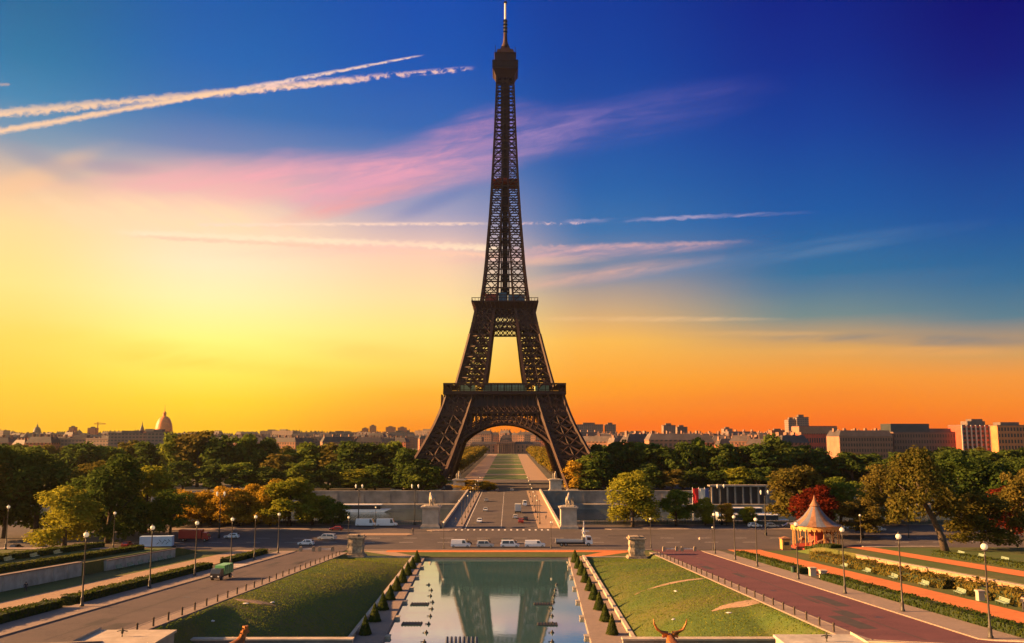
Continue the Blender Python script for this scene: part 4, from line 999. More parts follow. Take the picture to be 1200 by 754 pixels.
# ================================================================== street furniture
def lamp(h=9.6, globe=.37):
    t = thing('street_lamp', 'x', 'street lamp'); m = MB(); m.lathe([(.30,0),(.30,.25),(.22,.35),(.2,1.1),(.24,1.2),(.13,1.35),(.11,3),(.085,h-1.0),(.12,h-.95),(.07,h-.8),(.07,h-.3)], 10); m.build('pole', M['pole'], t, smooth=True)
    m = MB(); m.lathe([(.12,h-.42),(.3,h-.36),(.34,h-.3),(.3,h-.24)], 12); m.lathe([(.2,h+.46),(.1,h+.55),(.03,h+.7)], 10); m.build('collar', M['pole'], t)
    m = MB(); m.lathe([(globe*math.sin(a), h+.08-globe*math.cos(a)*.95) for a in np.linspace(.25, 3.0, 10)], 14); m.build('globe', M['globe'], t, smooth=True); return t
L0 = lamp(); first = True; G = 'globe street lamps along the garden roads'
names = {-1: [(122,'left-hand lamp by the hedge gap, nearest the camera'),(144.5,'left lamp second from the camera, between hedge and road'),(165,'left lamp beside the green utility truck'),(186,'left lamp by the striped crossing'),(203,'left lamp beside the short hedge before the square'),(223.6,'left lamp at the corner where the road meets the square')],
         1: [(95.6,'right lamp nearest the camera, at the lower right corner'),(116.5,'right lamp second from the camera'),(136.2,'right lamp third from the camera'),(157.9,'right lamp at the end of the long low hedge'),(183.7,'right lamp at the short low hedge'),(201.4,'right lamp next before the square'),(221,'right lamp at the corner where the road meets the square')]}
for s in (-1, 1):
    for y, lab in names[s]:
        lab = lab.replace('lamp', 'globe lamp', 1); p = (-56.3 if s < 0 else 54.6, y, zside(0, y)+.12)
        if first: L0.location = p; L0['label'] = 'tall '+lab; L0['group'] = G; first = False
        else: dup(L0, p, 0, 'tall '+lab)
for px, Y, lab, sc in ((6,205,'globe lamp on the terrace at the far left edge',1),(133,236,'globe lamp standing in front of the dark trees at left',1),(520,238.5,'globe lamp at the kerb left of the parked vans',.72),(646,238.5,'globe lamp at the kerb left of the flatbed truck',.72),(763,240,'globe lamp beyond the right weathered block',.8),(408,239,'globe lamp directly behind the left weathered block',.85),(836,234,'short globe lamp where the right road meets the square',.62),
                       (440,289,'globe lamp on the orange traffic island',.7),(1066,262,'globe lamp among the trees behind the leaning tree',.9),(1010,250,'globe lamp just right of the carousel',.8)):
    dup(L0, (X(px, Y), Y, zg(X(px, Y), Y)+.05), 0, lab, sc)
# tall twin-lantern posts by the river
def twin():
    t = thing('twin_lamp_post', 'x', 'street lamp'); m = MB(); m.lathe([(.4,0),(.4,.8),(.22,1.1),(.16,6),(.1,12.6),(.06,13.4)], 8); m.beam((-1.1,0,12.4),(1.1,0,12.4),.12); m.beam((-.8,0,12.4),(0,0,11.4),.1); m.beam((.8,0,12.4),(0,0,11.4),.1); m.build('pole', M['black'], t)
    for x in (-1.1, 1.1):
        m = MB(); m.lathe([(.12,12.4),(.26,12.9),(.3,13.3),(.12,13.7)], 8, (x,0,0)); m.build('lantern', M['globe'], t)
    return t
T0 = twin(); first = True
for px, Y, lab in ((420,299,'twin-lantern post at the left quay right of the small trees'),(486,299,'twin-lantern post beside the left bridge pedestal'),(846,299,'twin-lantern post before the columned pavilion'),(898,268,'twin-lantern post left of the carousel'),(257,262,'tall dark post rising through the orange trees at left')):
    p = (X(px, Y), Y, 3.05)
    if first: T0.location = p; T0['label'] = lab; T0['group'] = 'twin-lantern posts around the square'; first = False
    else: dup(T0, p, 0, lab)
def bridge_lamp():
    t = thing('bridge_lamp_post', 'x', 'street lamp'); m = MB(); m.lathe([(.26,0),(.26,.7),(.13,1),(.08,8.2)], 8); m.beam((0,0,8),(.9,0,8.2),.09); m.build('pole', M['black'], t)
    m = MB(); m.lathe([(.1,7.8),(.24,7.9),(.2,8.1),(.08,8.25)], 8, (.95,0,0)); m.build('lantern', M['globe'], t); return t
B0 = bridge_lamp(); first = True
for s, side in ((-1,'left'),(1,'right')):
    for k, Y in enumerate((300, 322, 344, 368, 394, 424, 456)):
        lab = '%s lamp post on the %s pavement of the bridge' % (('nearest','second','third','fourth','fifth','sixth','farthest')[k], side); p = (-13.6 if s < 0 else 13.2, Y, 3.2)
        if first: B0.location = p; B0.rotation_euler.z = math.pi; B0['label'] = lab; B0['group'] = 'lamp posts along the bridge'; first = False
        else: dup(B0, p, math.pi if s > 0 else 0, lab)
# bollards along the lawns
m = MB(); m.lathe([(.11,0),(.11,.85),(.14,.88),(.14,.95),(.1,1.02),(.03,1.06)], 8); bo = m.build('bollard', M['bark']); first = True
for s, side in ((-1,'left'),(1,'right')):
    for k in range(27):
        y = 100+k*4.5; p = (s*39.3, y, zside(0, y)+.13)
        o = bo if first else bo.copy()
        if not first: COL.objects.link(o)
        first = False; o.location = p; tag(o, 'short stone bollard in the line between the %s lawn and its road' % side, 'bollard', 'bollards along the %s lawn' % side)
# barriers across the road ends
def barrier():
    t = thing('road_barrier', 'x', 'barrier'); 
    for x in (-1.7, 1.7):
        m = MB(); m.cbox((x,0,0),(.75,.6,1.0)); m.cbox((x,0,1.0),(.55,.45,.3)); m.build('block', M['rough'], t)
    m = MB(); m.box(-1.3,1.3,-.06,.06,.55,.75); m.build('bar', M['white'], t); return t
br0 = barrier(); spots = ((-50.6,'left outer'),(-45.6,'left inner'),(45.2,'right inner'),(50.0,'right outer'))
for k, (x, nm) in enumerate(spots):
    lab = 'white bar between stone blocks closing the %s part of the %s garden road' % (nm.split()[1], nm.split()[0])
    if k == 0: br0.location = (x, 231, zside(0, 231)+.02); br0['label'] = lab; br0['group'] = 'barriers across the garden roads'
    else: dup(br0, (x, 231, zside(0, 231)+.02), 0, lab)
def bench():
    t = thing('park_bench', 'x', 'bench'); m = MB()
    for k in range(4): m.box(-.1+k*.13,.0+k*.13,-1.1,1.1,.43,.48)
    m.build('seat', M['benchgreen'], t); m = MB()
    for k in range(3): m.beam((-.14-k*.05,-1.1,.58+k*.15),(-.14-k*.05,1.1,.58+k*.15),.05,.11)
    m.build('backrest', M['benchgreen'], t)
    for y in (-.85, .85): m = MB(); m.box(-.06,.4,y-.04,y+.04,.38,.43); m.box(-.06,.0,y-.04,y+.04,0,.4); m.box(.34,.4,y-.04,y+.04,0,.4); m.beam((-.06,y,.4),(-.28,y,.92),.06); m.build('leg', M['darkgreen'], t)
    return t
be = bench(); bl = [(-76.4,103,0),(-76.4,110,0),(-76.4,126,0)]+[(-76.2,178+k*5.2,0) for k in range(6)]+[(71.6,100+k*11.5,math.pi) for k in range(8)]+[(-93,150+k*9,0) for k in range(5)]+[(96.5,150+k*8,math.pi) for k in range(5)]
for k, (x, y, rz) in enumerate(bl):
    lab = 'pale green bench on the verge along the left retaining walls' if -77 < x < 0 else 'pale green bench on the left terrace under the trees' if x < 0 else 'pale bench before the ragged shrubs on the right sand path' if x < 80 else 'pale bench on the right terrace near the leaning tree'
    gp_ = 'benches: ' + lab.split(' on ')[-1].split(' before ')[-1]; z = (zside if abs(x) < 78 else zg)(x, y)+.03
    if k == 0: be.location = (x, y, z); be.scale = (1.15,)*3; be['label'] = lab; be['group'] = gp_
    else: dup(be, (x, y, z), rz, lab, 1.15, gp_)
# pool fittings
m = MB(); m.box(-1.7,1.7,-1.0,1.0,-.12,.12)
for k in range(7): m.box(-1.6+k*.5,-1.4+k*.5,-1.05,1.05,.12,.2)
gr = m.build('fountain_grate', M['bronze'])
for k, (x, y, lab) in enumerate(((-14.0,164.5,'dark rectangular fountain grate in the left half of the pool, farther one'),(-13.6,148,'dark rectangular fountain grate in the left half of the pool, nearer one'),(8.9,164.5,'dark rectangular fountain grate in the right half of the pool, farther one'),(9.0,147.5,'dark rectangular fountain grate in the right half of the pool, nearer one'))):
    o = gr if k == 0 else gr.copy()
    if k: COL.objects.link(o)
    o.location = (x, y, 2.5); tag(o, lab, 'grate', 'fountain grates in the pool')
m = MB(); m.lathe([(.32,-.3),(.34,.1),(.16,.2),(.12,.42)], 8); m.beam((.3,0,.1),(-.6,0,.1),.1); nz_ = m.build('fountain_nozzle', M['black']); first = True
for side, xs_ in (('left', (-14.5,-13.4,-13.0,-12.0,-11.6,-11.3,-11.0,-10.8,-10.5)), ('right', (12.6,12.0,11.4,11.0,10.4,10.1,9.8,9.5,9.2))):
    for k, x in enumerate(xs_):
        o = nz_ if first else nz_.copy()
        if not first: COL.objects.link(o)
        first = False; o.location = (x*.98 if side == 'left' else x, 185-k*6.2, 2.5); tag(o, 'small dark fountain nozzle in the line down the %s half of the pool' % side, 'nozzle', 'fountain nozzles in the %s half of the pool' % side)
m = MB(); m.cbox((0,0,-.5),(.9,1.3,1.0)); m.cbox((0,0,.5),(1.05,1.45,.15)); sp = m.build('ledge_spout', M['stone']); first = True
for side in ('left', 'right'):
    for k, y in enumerate((208, 194, 180, 166, 152, 138)):
        f = (221.9-y)/(221.9-99); x = (-18.7+3.1*f)+.3 if side == 'left' else (17.7-3.8*f)-.3
        o = sp if first else sp.copy()
        if not first: COL.objects.link(o)
        first = False; o.location = (x, y, 2.3); tag(o, '%s stone water spout on the edge of the %s pool ledge' % (('farthest','second farthest','third farthest','third nearest','second nearest','nearest')[k], side), 'spout', 'water spouts on the pool ledges')
def cannon():
    t = thing('water_cannon', 'x', 'water cannon'); m = MB(); m.tube([(0,-.6,-.2),(0,.6,1.15)], [.34,.2], 10); m.build('barrel', M['navy'], t); m = MB(); m.cbox((0,-.4,-.9),(.7,.9,1.0)); m.build('mount', M['navy'], t); return t
M['navy'] = mat('dark_blue_metal', (.03,.045,.09), .45, .2, 2)
cn = cannon()
for k in range(8):
    if k: dup(cn, (-6.6+k*.62, 131.8, 2.8))
    else: cn.location = (-6.6, 131.8, 2.8); tag(cn, 'dark blue water cannon in the cluster at the bottom of the pool', None, 'water cannons at the bottom of the pool')
for c in list(bpy.data.objects):
    if c.name.startswith('water_cannon'): tag(c, 'dark blue water cannon in the cluster at the bottom of the pool', 'water cannon', 'water cannons at the bottom of the pool')
# foreground walls, slabs and gilded animals below the camera
for s, side in ((-1,'left'),(1,'right')):
    w = thing('terrace_wall', 'grey stone terrace wall closing the near end of the %s lawn' % side, 'wall', (s*30.0, 109.2, 6.6)); m = MB(); m.box(-13.4,13.4,-.5,.5,-4,2.3); m.build('wall', M['quay'], w); m = MB(); m.box(-13.5,13.5,-.62,.62,2.3,2.5); m.build('coping', M['pale'], w)
    sx = -37.4 if s < 0 else 34.6; yb = 96.0 if s < 0 else 93.6
    w = thing('stone_slab', 'flat pale stone slab roof at the lower %s corner of the lawn' % side, 'slab', (sx, yb, 11.0)); m = MB(); m.box(-3.9,3.9,-9,-.2,-1.5,1.75); m.build('wall', M['stone'], w); m = MB(); m.box(-4.1,4.1,-9.2,0,1.75,2.0); m.build('roof', M['pale'] if s < 0 else M['concrete'], w)
    m = MB(); e = s*4.15; m.hexa([(e,-9,0),(e+s*1.0,-9,0),(e+s*1.0,.2,0),(e,.2,0),(e,-9,2.25),(e+s*1.0,-9,1.6),(e+s*1.0,.2,1.6),(e,.2,2.25)]); m.build('coping', M['pale'], w)
    tr = thing('ornament', 'small dark bronze bird ornament on the %s stone slab' % side, 'ornament', (sx+s*.4, yb-3.2, 13.0)); tr.scale = (.72,)*3; m = MB(); m.lathe([(.1,0),(.05,.3),(.16,.5),(.2,.75),(.12,1.0),(.1,1.2),(.02,1.3)], 8); m.beam((-.75,0,.75),(0,0,.9),.2,.1); m.beam((.75,0,.75),(0,0,.9),.2,.1); m.build('bird', M['bronze'], tr)
p = thing('statue_pedestal', 'stone base carrying the gilded bull at the bottom of the right lawn', 'pedestal', (21.9, 104.6, 3.0)); m = MB(); m.cbox((0,0,-1.5),(3.4,5.6,4.8)); m.cbox((0,0,3.3),(3.8,6.0,.25)); m.build('block', M['stone'], p)
b0 = thing('bull_statue', 'gilded bull head with wide upturned horns at the bottom of the right lawn', 'statue', (21.9, 103.6, 6.55), R(90)); V, E, rd = quad_animal(2.05, 'bull'); skin_mesh('bull', V, E, rd, M['gold'], b0)
for s in (-1, 1):
    m = MB(); m.tube([(2.5,s*.25,3.75),(2.55,s*.9,3.85),(2.45,s*1.55,4.25),(2.3,s*1.9,4.9),(2.2,s*2.0,5.5)], [.26,.22,.17,.11,.04], 8); m.build('horn', M['gold'], b0, smooth=True)
    m = MB(); m.tube([(2.45,s*.4,3.5),(2.4,s*.95,3.45)], [.14,.2], 6); m.build('ear', M['gold'], b0)
p = thing('statue_pedestal', 'stone base carrying the gilded horse at the bottom of the left lawn', 'pedestal', (-29.3, 103.6, 4.0)); m = MB(); m.cbox((0,0,-1.5),(3.4,5.6,4.6)); m.cbox((0,0,3.1),(3.8,6.0,.25)); m.build('block', M['stone'], p)
h0 = thing('horse_statue', 'gilded horse head with mane rising at the bottom of the left lawn', 'statue', (-29.3, 102.4, 6.95), R(70)); V, E, rd = quad_animal(2.05, 'horse'); skin_mesh('horse', V, E, rd, M['gold'], h0)
m = MB()
for k in range(7): f = k/6; m.cbox((1.65+f*.75, 0, 3.1+f*.95), (.55,.35,.55), 0, k)
m.build('mane', M['gold'], h0)
for s in (-1, 1): m = MB(); m.tube([(2.3,s*.2,4.1),(2.3,s*.3,4.6)], [.16,.04], 6); m.build('ear', M['gold'], h0)

# ================================================================== vehicles
def car(name, label, loc, rz, L=4.3, W=1.75, H=1.45, paint='carwhite', kind='hatch', cat='car', group=None):
    t = thing(name, label, cat, loc, rz, group); h = H; w = W/2
    if kind == 'van': low = [(-L/2,.35),(L/2-.15,.35),(L/2,.55),(L/2-.05,.95),(L/2-.85,1.12),(-L/2,1.12)]; cab = [(-L/2+.02,1.12),(L/2-.9,1.12),(L/2-1.55,h),(-L/2+.12,h)]; win = [((L/2-2.3),(L/2-1.25))]
    elif kind == 'suv': low = [(-L/2,.35),(L/2,.35),(L/2,.8),(L/2-.95,1.0),(-L/2+.05,1.02)]; cab = [(-L/2+.1,1.02),(L/2-.95,1.0),(L/2-1.6,h),(-L/2+.35,h)]; win = [(-L/2+.5,-.2),(-.1,L/2-1.35)]
    else: low = [(-L/2,.3),(L/2-.05,.3),(L/2,.62),(L/2-.9,.85),(-L/2+.05,.92)]; cab = [(-L/2+.15,.92),(L/2-1.0,.85),(L/2-1.75,h),(-L/2+.65,h)]; win = [(-L/2+.75,-.15),(-.05,L/2-1.5)]
    m = MB(); m.prism(low, 'y', -w, w); n = len(cab); ins = .16
    v = [(x, -w+.03+(ins if z > 1.2 else 0), z) for x, z in cab]+[(x, w-.03-(ins if z > 1.2 else 0), z) for x, z in cab]
    m.add(v, [tuple(range(n)), tuple(range(2*n-1, n-1, -1))]+[(i, i+n, (i+1)%n+n, (i+1)%n) for i in range(n)]); m.build('body', M[paint], t)
    zb, zt_ = cab[0][1]+.08, h-.1
    for sy in (-1, 1):
        for x0, x1 in win:
            y0, y1 = sy*(w-.02), sy*(w-.02-ins*(zt_-zb)/(h-zb)); sl = .22
            m = MB(); m.hexa([(x0,y0-sy*.03,zb),(x1,y0-sy*.03,zb),(x1,y0+sy*.01,zb),(x0,y0+sy*.01,zb),(x0+sl*(x0 < 0),y1-sy*.03,zt_),(x1-sl*(x1 > 0)*2,y1-sy*.03,zt_),(x1-sl*(x1 > 0)*2,y1+sy*.01,zt_),(x0+sl*(x0 < 0),y1+sy*.01,zt_)]); m.build('window', M['glass'], t)
    a, b = cab[1], cab[2]; m = MB(); e = .02
    P = lambda q, f: (a[0]+(b[0]-a[0])*f+e, q*(w-.2-.06*f), a[1]+(b[1]-a[1])*f+e); m.add([P(-1,.1),P(1,.1),P(1,.92),P(-1,.92)], [(0,1,2,3)]); m.build('windscreen', M['glass'], t)
    a, b = cab[0], cab[3]; Q = lambda q, f: (a[0]+(b[0]-a[0])*f-e, q*(w-.22), a[1]+(b[1]-a[1])*f+e); m = MB(); m.add([Q(-1,.25),Q(-1,.88),Q(1,.88),Q(1,.25)], [(0,1,2,3)]); m.build('rear_window', M['glass'], t)
    for x in (-L/2+.75, L/2-.8):
        for sy in (-1, 1):
            wh = thing('wheel', None, None, (x, sy*(w-.1), .33)); wh.parent = t
            m = MB(); m.tube([(0,-.11,0),(0,.11,0)], .33, 14); m.build('tyre', M['tyre'], wh); m = MB(); m.tube([(0,-.125,0),(0,.125,0)], .2, 10); m.build('rim', M['rim'], wh)
    for sy in (-1, 1):
        m = MB(); m.cbox((L/2-.02, sy*(w-.3), .62),(.1,.36,.16)); m.build('headlight', M['headlight'], t); m = MB(); m.cbox((-L/2+.0, sy*(w-.2), .72),(.08,.24,.22)); m.build('tail_light', M['tail'], t)
    return t
z0 = 3.03; GV = 'cars parked and driving on the square'
car('parked_car', 'small white car driving across the left of the square', (-54.4, 246, z0), R(180), 4.4, 1.8, 1.5, 'carwhite', 'hatch', group=GV)
car('parked_car', 'pale blue estate car on the left of the square, behind the small white car', (-51.0, 258, z0), R(168), 5.4, 1.95, 1.75, 'carblue', 'suv', group=GV); recolor(bpy.data.objects[-1] if False else [o for o in bpy.data.objects if o.get('label', '').startswith('pale blue estate')][0], 'body', M['carsilver'])
car('parked_car', 'white car waiting at the far left of the square near the orange trees', (X(272,262), 262, z0), R(185), 4.3, 1.8, 1.45, 'carwhite', group=GV)
car('parked_car', 'dark red car by the left quay fence behind the pale blue estate car', (X(394,282), 282, z0), R(180), 4.3, 1.8, 1.4, 'carred', group=GV)
vans = ((540, 'leftmost of the four white vans lined up at the pool end', 'carwhite', 'van', 5.4, 2.1), (568.5, 'second from the left of the four white vans at the pool end', 'carsilver', 'suv', 4.8, 1.85), (597.5, 'third from the left of the four white vans at the pool end', 'carwhite', 'suv', 5.2, 1.95), (627, 'rightmost of the four white vans at the pool end', 'carwhite', 'van', 5.6, 1.9))
for px, lab, p_, k_, L_, H_ in vans: car('white_van', lab, (X(px,241), 241, z0), 0, L_, 1.95, H_, p_, k_, 'van', 'white vans in line at the pool end')
car('parked_car', 'low black car behind the third white van', (X(596,249), 249, z0), R(4), 4.6, 1.8, 1.4, 'cardark', group=GV)
for px, Y, lab, paint, rz, k in ((562,307,'white car coming over the left side of the bridge, nearest one','carwhite',-90,'hatch'),(569,352,'white car in the middle of the left bridge lane','carsilver',-90,'hatch'),(570,402,'dark far car on the left bridge lane','cargrey',-90,'hatch'),(610.5,306,'dark red car nearest on the right bridge lane','carred',90,'hatch'),(604,322,'silver car behind on the right bridge lane','carsilver',90,'hatch'),(616,315,'black car beside the dark red car on the bridge','cardark',90,'hatch'),(583,470,'dark small car at the tower end of the bridge','cardark',90,'hatch'),(600,474,'grey small car at the tower end of the bridge','cargrey',-90,'hatch'),(615,378,'white van far up the right bridge lane','carwhite',90,'van')):
    car('white_van' if k == 'van' else 'car', lab, (X(px,Y), Y, 3.06), R(rz), 5.2 if k == 'van' else 4.2, 1.8, 2.3 if k == 'van' else 1.45, paint, k, 'van' if k == 'van' else 'car', 'traffic on the bridge')
for i, (px, Y, lab) in enumerate(((1030,280,'pale car parked behind the trees right of the carousel'),(995,286,'white car parked left behind the low olive tree'),(905,290,'pale car parked along the quay left of the carousel'),(925,291,'grey car parked along the quay just left of the red tree'),(885,291,'white car parked along the quay by the small yellow tree'))):
    car('parked_car', lab, (X(px,Y), Y, 3.1), R(180*(i%2)), 4.4, 1.8, 1.5, ('carsilver','carwhite','carsilver','cargrey','carwhite')[i], group='cars parked along the right quay')
for i, (px, Y) in enumerate(((20,236),(48,238),(110,240),(150,242),(185,244))):
    car('parked_car', '%s car parked under the left trees %s' % (('dark','grey','silver','dark red','white')[i], ('at the far left','left of the yellow-green tree trunk','right of the yellow-green tree','in front of the small round tree','by the blue trailer')[i]), (X(px,Y), Y, zg(X(px,Y),Y)+.06), R(90), 4.3, 1.8, 1.5, ('cardark','cargrey','carsilver','carred','carwhite')[i], group='cars parked under the left trees')
def truck(t, parts):
    for nm, m_, boxes in parts:
        m = MB()
        for b in boxes: m.box(*b)
        m.build(nm, M[m_], t)
def wheels(t, xs_, w, r):
    for x in xs_:
        for s in (-1, 1):
            wh = thing('wheel', None, None, (x, s*w, r)); wh.parent = t; m = MB(); m.tube([(0,-.15,0),(0,.15,0)], r, 14); m.build('tyre', M['tyre'], wh); m = MB(); m.tube([(0,-.17,0),(0,.17,0)], r*.55, 10); m.build('rim', M['rim'], wh)
t = thing('flatbed_truck', 'flatbed truck with a white cab and a small upright crane behind it', 'truck', (X(673,244), 244, z0), 0)
m = MB(); m.prism([(3.0,.6),(5.0,.6),(5.05,1.6),(4.6,2.75),(3.0,2.85)], 'y', -1.15, 1.15); m.build('cab', M['carwhite'], t)
truck(t, [('flatbed','cargrey',[(-5.2,2.3,-1.2,1.2,1.05,1.3),(-5.2,-5.1,-1.2,1.2,1.3,1.9),(2.2,2.35,-1.2,1.2,1.3,2.6)]),('chassis','cardark',[(-5,4.6,-.5,.5,.5,1.05)]),('side_board','carsilver',[(-5.2,2.2,-1.22,-1.14,1.3,1.75),(-5.2,2.2,1.14,1.22,1.3,1.75)])])
m = MB(); m.add([(4.99,-1.0,1.7),(4.99,1.0,1.7),(4.68,1.0,2.65),(4.68,-1.0,2.65)], [(0,1,2,3)]); m.build('windscreen', M['glass'], t)
for s in (-1, 1): m = MB(); m.box(3.5,4.6,s*1.16-.01,s*1.16+.01,1.7,2.5); m.build('window', M['glass'], t); m = MB(); m.cbox((5.06,s*.8,.9),(.08,.35,.2)); m.build('headlight', M['headlight'], t)
m = MB(); m.tube([(2.7,0,1),(2.7,0,5.0)], .24, 8); m.beam((2.7,0,5.0),(2.75,0,6.8),.3); m.beam((2.0,0,4.2),(4.2,0,4.0),.26); m.cbox((2.7,0,3.3),(.8,1.0,.6)); m.build('crane', M['white'], t); wheels(t, (-3.6,-2.4,3.9), 1.05, .5)
t = thing('utility_truck', 'small dark utility truck with a bright green load box on the left garden road', 'truck', (-49.6, 160, zside(0,160)+.05), R(-98)); t.rotation_euler.y = 0
m = MB(); m.prism([(1.2,.5),(2.6,.5),(2.65,1.3),(2.2,2.05),(1.2,2.1)], 'y', -.95, .95); m.build('cab', M['cardark'], t)
m = MB(); m.hexa([(-2.6,-.98,.9),(1.0,-.98,.9),(1.0,.98,.9),(-2.6,.98,.9),(-2.5,-.9,2.5),(.9,-.9,2.5),(.9,.9,2.5),(-2.5,.9,2.5)]); m.build('load_box', M['cargreen'], t)
m = MB(); 
for k in range(5): m.box(-2.5+k*.8,-2.44+k*.8,-1.0,1.0,.9,2.45)
m.box(-2.6,1.0,-.5,.5,.45,.9); m.build('frame', M['cardark'], t)
m = MB(); m.add([(2.62,-.8,1.35),(2.62,.8,1.35),(2.25,.8,1.98),(2.25,-.8,1.98)], [(0,1,2,3)]); m.build('windscreen', M['glass'], t)
for s in (-1, 1): m = MB(); m.cbox((2.64,s*.65,.75),(.08,.3,.18)); m.build('headlight', M['headlight'], t)
wheels(t, (-1.6,1.8), .85, .4)
t = thing('box_trailer', 'pale blue box trailer with dark scribbled lettering parked below the left trees', 'trailer', (X(184,238), 238, zg(X(184,238),238)+.06), R(8)); truck(t, [('box','trailer',[(-4.2,4.2,-1.25,1.25,.8,3.4)]),('chassis','cardark',[(-4,5.2,-.5,.5,.5,.8)])])
m = MB()
for k, (x, zz, a) in enumerate(((.6,1.6,.5),(1.2,2.2,-.7),(1.9,1.8,.9),(2.5,2.3,-.4),(3.0,1.7,.7),(3.5,2.3,-.6))): m.beam((x-.3,-1.27,zz-a*.5),(x+.3,-1.27,zz+a*.5),.12)
m.build('lettering', M['navy'], t); wheels(t, (-2.6,-1.6), 1.05, .42)
t = thing('red_truck', 'dark red truck with box body among the trees left of the orange row', 'truck', (X(228,255), 255, z0), 0)
m = MB(); m.prism([(2.6,.6),(4.4,.6),(4.45,1.4),(3.6,2.5),(2.6,2.6)], 'y', -1.1, 1.1); m.build('cab', M['carred'], t); truck(t, [('box_body','carred',[(-4.2,2.4,-1.2,1.2,.9,3.3)]),('chassis','cardark',[(-4.2,4,-.5,.5,.5,.9)])])
m = MB(); m.add([(4.4,-1,1.5),(4.4,1,1.5),(3.66,1,2.4),(3.66,-1,2.4)], [(0,1,2,3)]); m.build('windscreen', M['glass'], t); wheels(t, (-2.8,3.4), 1.0, .45)
for s in (-1, 1): m = MB(); m.cbox((4.44,s*.75,.85),(.08,.3,.18)); m.build('headlight', M['headlight'], t)
t = thing('box_truck', 'box truck seen from behind on the right bridge lane', 'truck', (X(607,345), 345, 3.06), R(90)); truck(t, [('box_body','carsilver',[(-3.4,2.0,-1.2,1.2,.9,3.5)]),('cab','cardark',[(2.1,3.8,-1.1,1.1,.6,2.6)]),('bumper','cardark',[(-3.55,-3.4,-1.2,1.2,.4,.9)])]); wheels(t, (-2.2,2.9), 1.0, .45)
for px, Y, lab in ((431,303.5-3,'white and blue minibus at the left quay fence, left one'),(455,300.6,'white and blue minibus at the left quay fence, right one')):
    car('minibus', lab, (X(px,Y-3), 294.5, 3.1), 0, 7.0, 2.1, 2.5, 'carwhite', 'van', 'minibus', 'minibuses at the left quay')
def motorcycle(lab, loc, rz):
    t = thing('motorcycle', lab, 'motorcycle', loc, rz); m = MB(); m.tube([(-.55,0,.62),(0,0,.55),(.45,0,.85)], [.13,.2,.1], 8); m.cbox((-.45,0,.75),(.8,.3,.12)); m.build('body', M['cardark'], t)
    m = MB(); m.beam((.7,0,.32),(.42,0,1.05),.07); m.beam((.42,-.35,1.05),(.42,.35,1.05),.05); m.build('handlebar', M['black'], t)
    for x in (-.68, .7):
        m = MB(); m.tube([(x,-.06,.32),(x,.06,.32)], .32, 14); m.build('wheel', M['tyre'], t)
    return t
M['jacket'] = mat('dark_clothing', (.03,.03,.04), .85, .3, 3); M['pants'] = mat('trousers', (.05,.05,.07), .85, .2, 3); M['bright'] = mat('pale_clothing', (.5,.42,.36), .85, .2, 3)
def person(lab, loc, rz=0.0, pose='stand', cloth='jacket', s=1.0):
    V, E, rd = human(s, pose); o = skin_mesh('person', V, E, rd, M[cloth]); o.location = loc; o.rotation_euler.z = rz; tag(o, lab, 'person')
    me = o.data; me.materials.append(M['skin']); me.materials.append(M['pants']); hz = max(v.co.z for v in me.vertices)
    for p in me.polygons:
        z = p.center.z
        p.material_index = 1 if z > hz-.27*s else (2 if z < hz-.88*s and pose != 'sit' else 0)
    m = MB(); hx = [v.co.x for v in me.vertices if v.co.z > hz-.2*s]; cx = (min(hx)+max(hx))/2
    m.lathe([(.09*s,-.13*s),(.12*s,-.05*s),(.11*s,.03*s),(.06*s,.075*s),(.01,.085*s)], 10, (cx-.02*s,0,hz-.05*s)); hr_ = m.build('hair', M['cardark'], o, smooth=True)
    return o
for px, Y, lab in ((549,247,'dark motorcycle behind the leftmost white van'),(571,250,'dark motorcycle with tall load behind the second white van')):
    motorcycle(lab, (X(px,Y), Y, z0), R(15)); person('rider in dark clothing astride the %s' % ('motorcycle behind the leftmost van' if px < 560 else 'motorcycle behind the second van'), (X(px,Y)-.25, Y, z0+.28), R(15), 'sit')
person('seated person in dark clothes on the bench edge beside the left retaining wall', (-74.6, 141, zside(0,141)+.03), R(-60), 'sit', s=1.15)
for x, y, rz, lab, po, cl, s in ((X(82.5,222,8),0,0,'',None,None,1),):
    pass
person('standing person in dark clothes on the traffic island left of the bridge', (X(484,271), 271, 3.17), R(-90), 'stand', 'jacket', 1.15)
person('person in pale clothes crossing the road right of the square', (X(820,250), 250, 3.03), R(10), 'walk', 'bright', 1.1)
person('person in black beside the shrubs on the right sand path', (70.9, 117, zside(0,117)+.04), R(200), 'walk', 'jacket', 1.2)
person('person in dark clothes walking on the left bridge pavement', (-16, 306, 3.2), R(90), 'walk', 'jacket')
person('person walking on the sunlit right bridge pavement', (16, 316, 3.2), R(-90), 'walk', 'jacket')
person('person in pale clothes standing on the right bridge pavement near the pedestal', (17.4, 296, 3.2), R(180), 'stand', 'bright')
# gate piers on the right path
for i, (x, y, s) in enumerate(((71.4,128.5,1),(71.4,116.2,1),(60.0,166,1.2),(60.0,160.5,1.2))):
    p = thing('stone_post', '%s pale stone post by the right sand path' % ('farther','nearer','farther hedge-gap','nearer hedge-gap')[i], 'post', (x, y, zside(0,y))); m = MB(); m.cbox((0,0,-.2),(.9*s,.9*s,1.5)); m.build('shaft', M['pale'], p); m = MB(); m.cbox((0,0,1.3),(1.1*s,1.1*s,.22)); m.build('cap', M['pale'], p)
# litter bin by the gap
b_ = thing('litter_bin', 'dark round litter bin at the right hedge gap', 'litter bin', (58.0, 171, zside(0,171)+.14)); m = MB(); m.lathe([(.4,0),(.46,1.05)], 12); m.build('bin', M['darkgreen'], b_); m = MB(); m.lathe([(.5,1.05),(.5,1.12),(.2,1.2)], 12); m.build('lid', M['black'], b_)

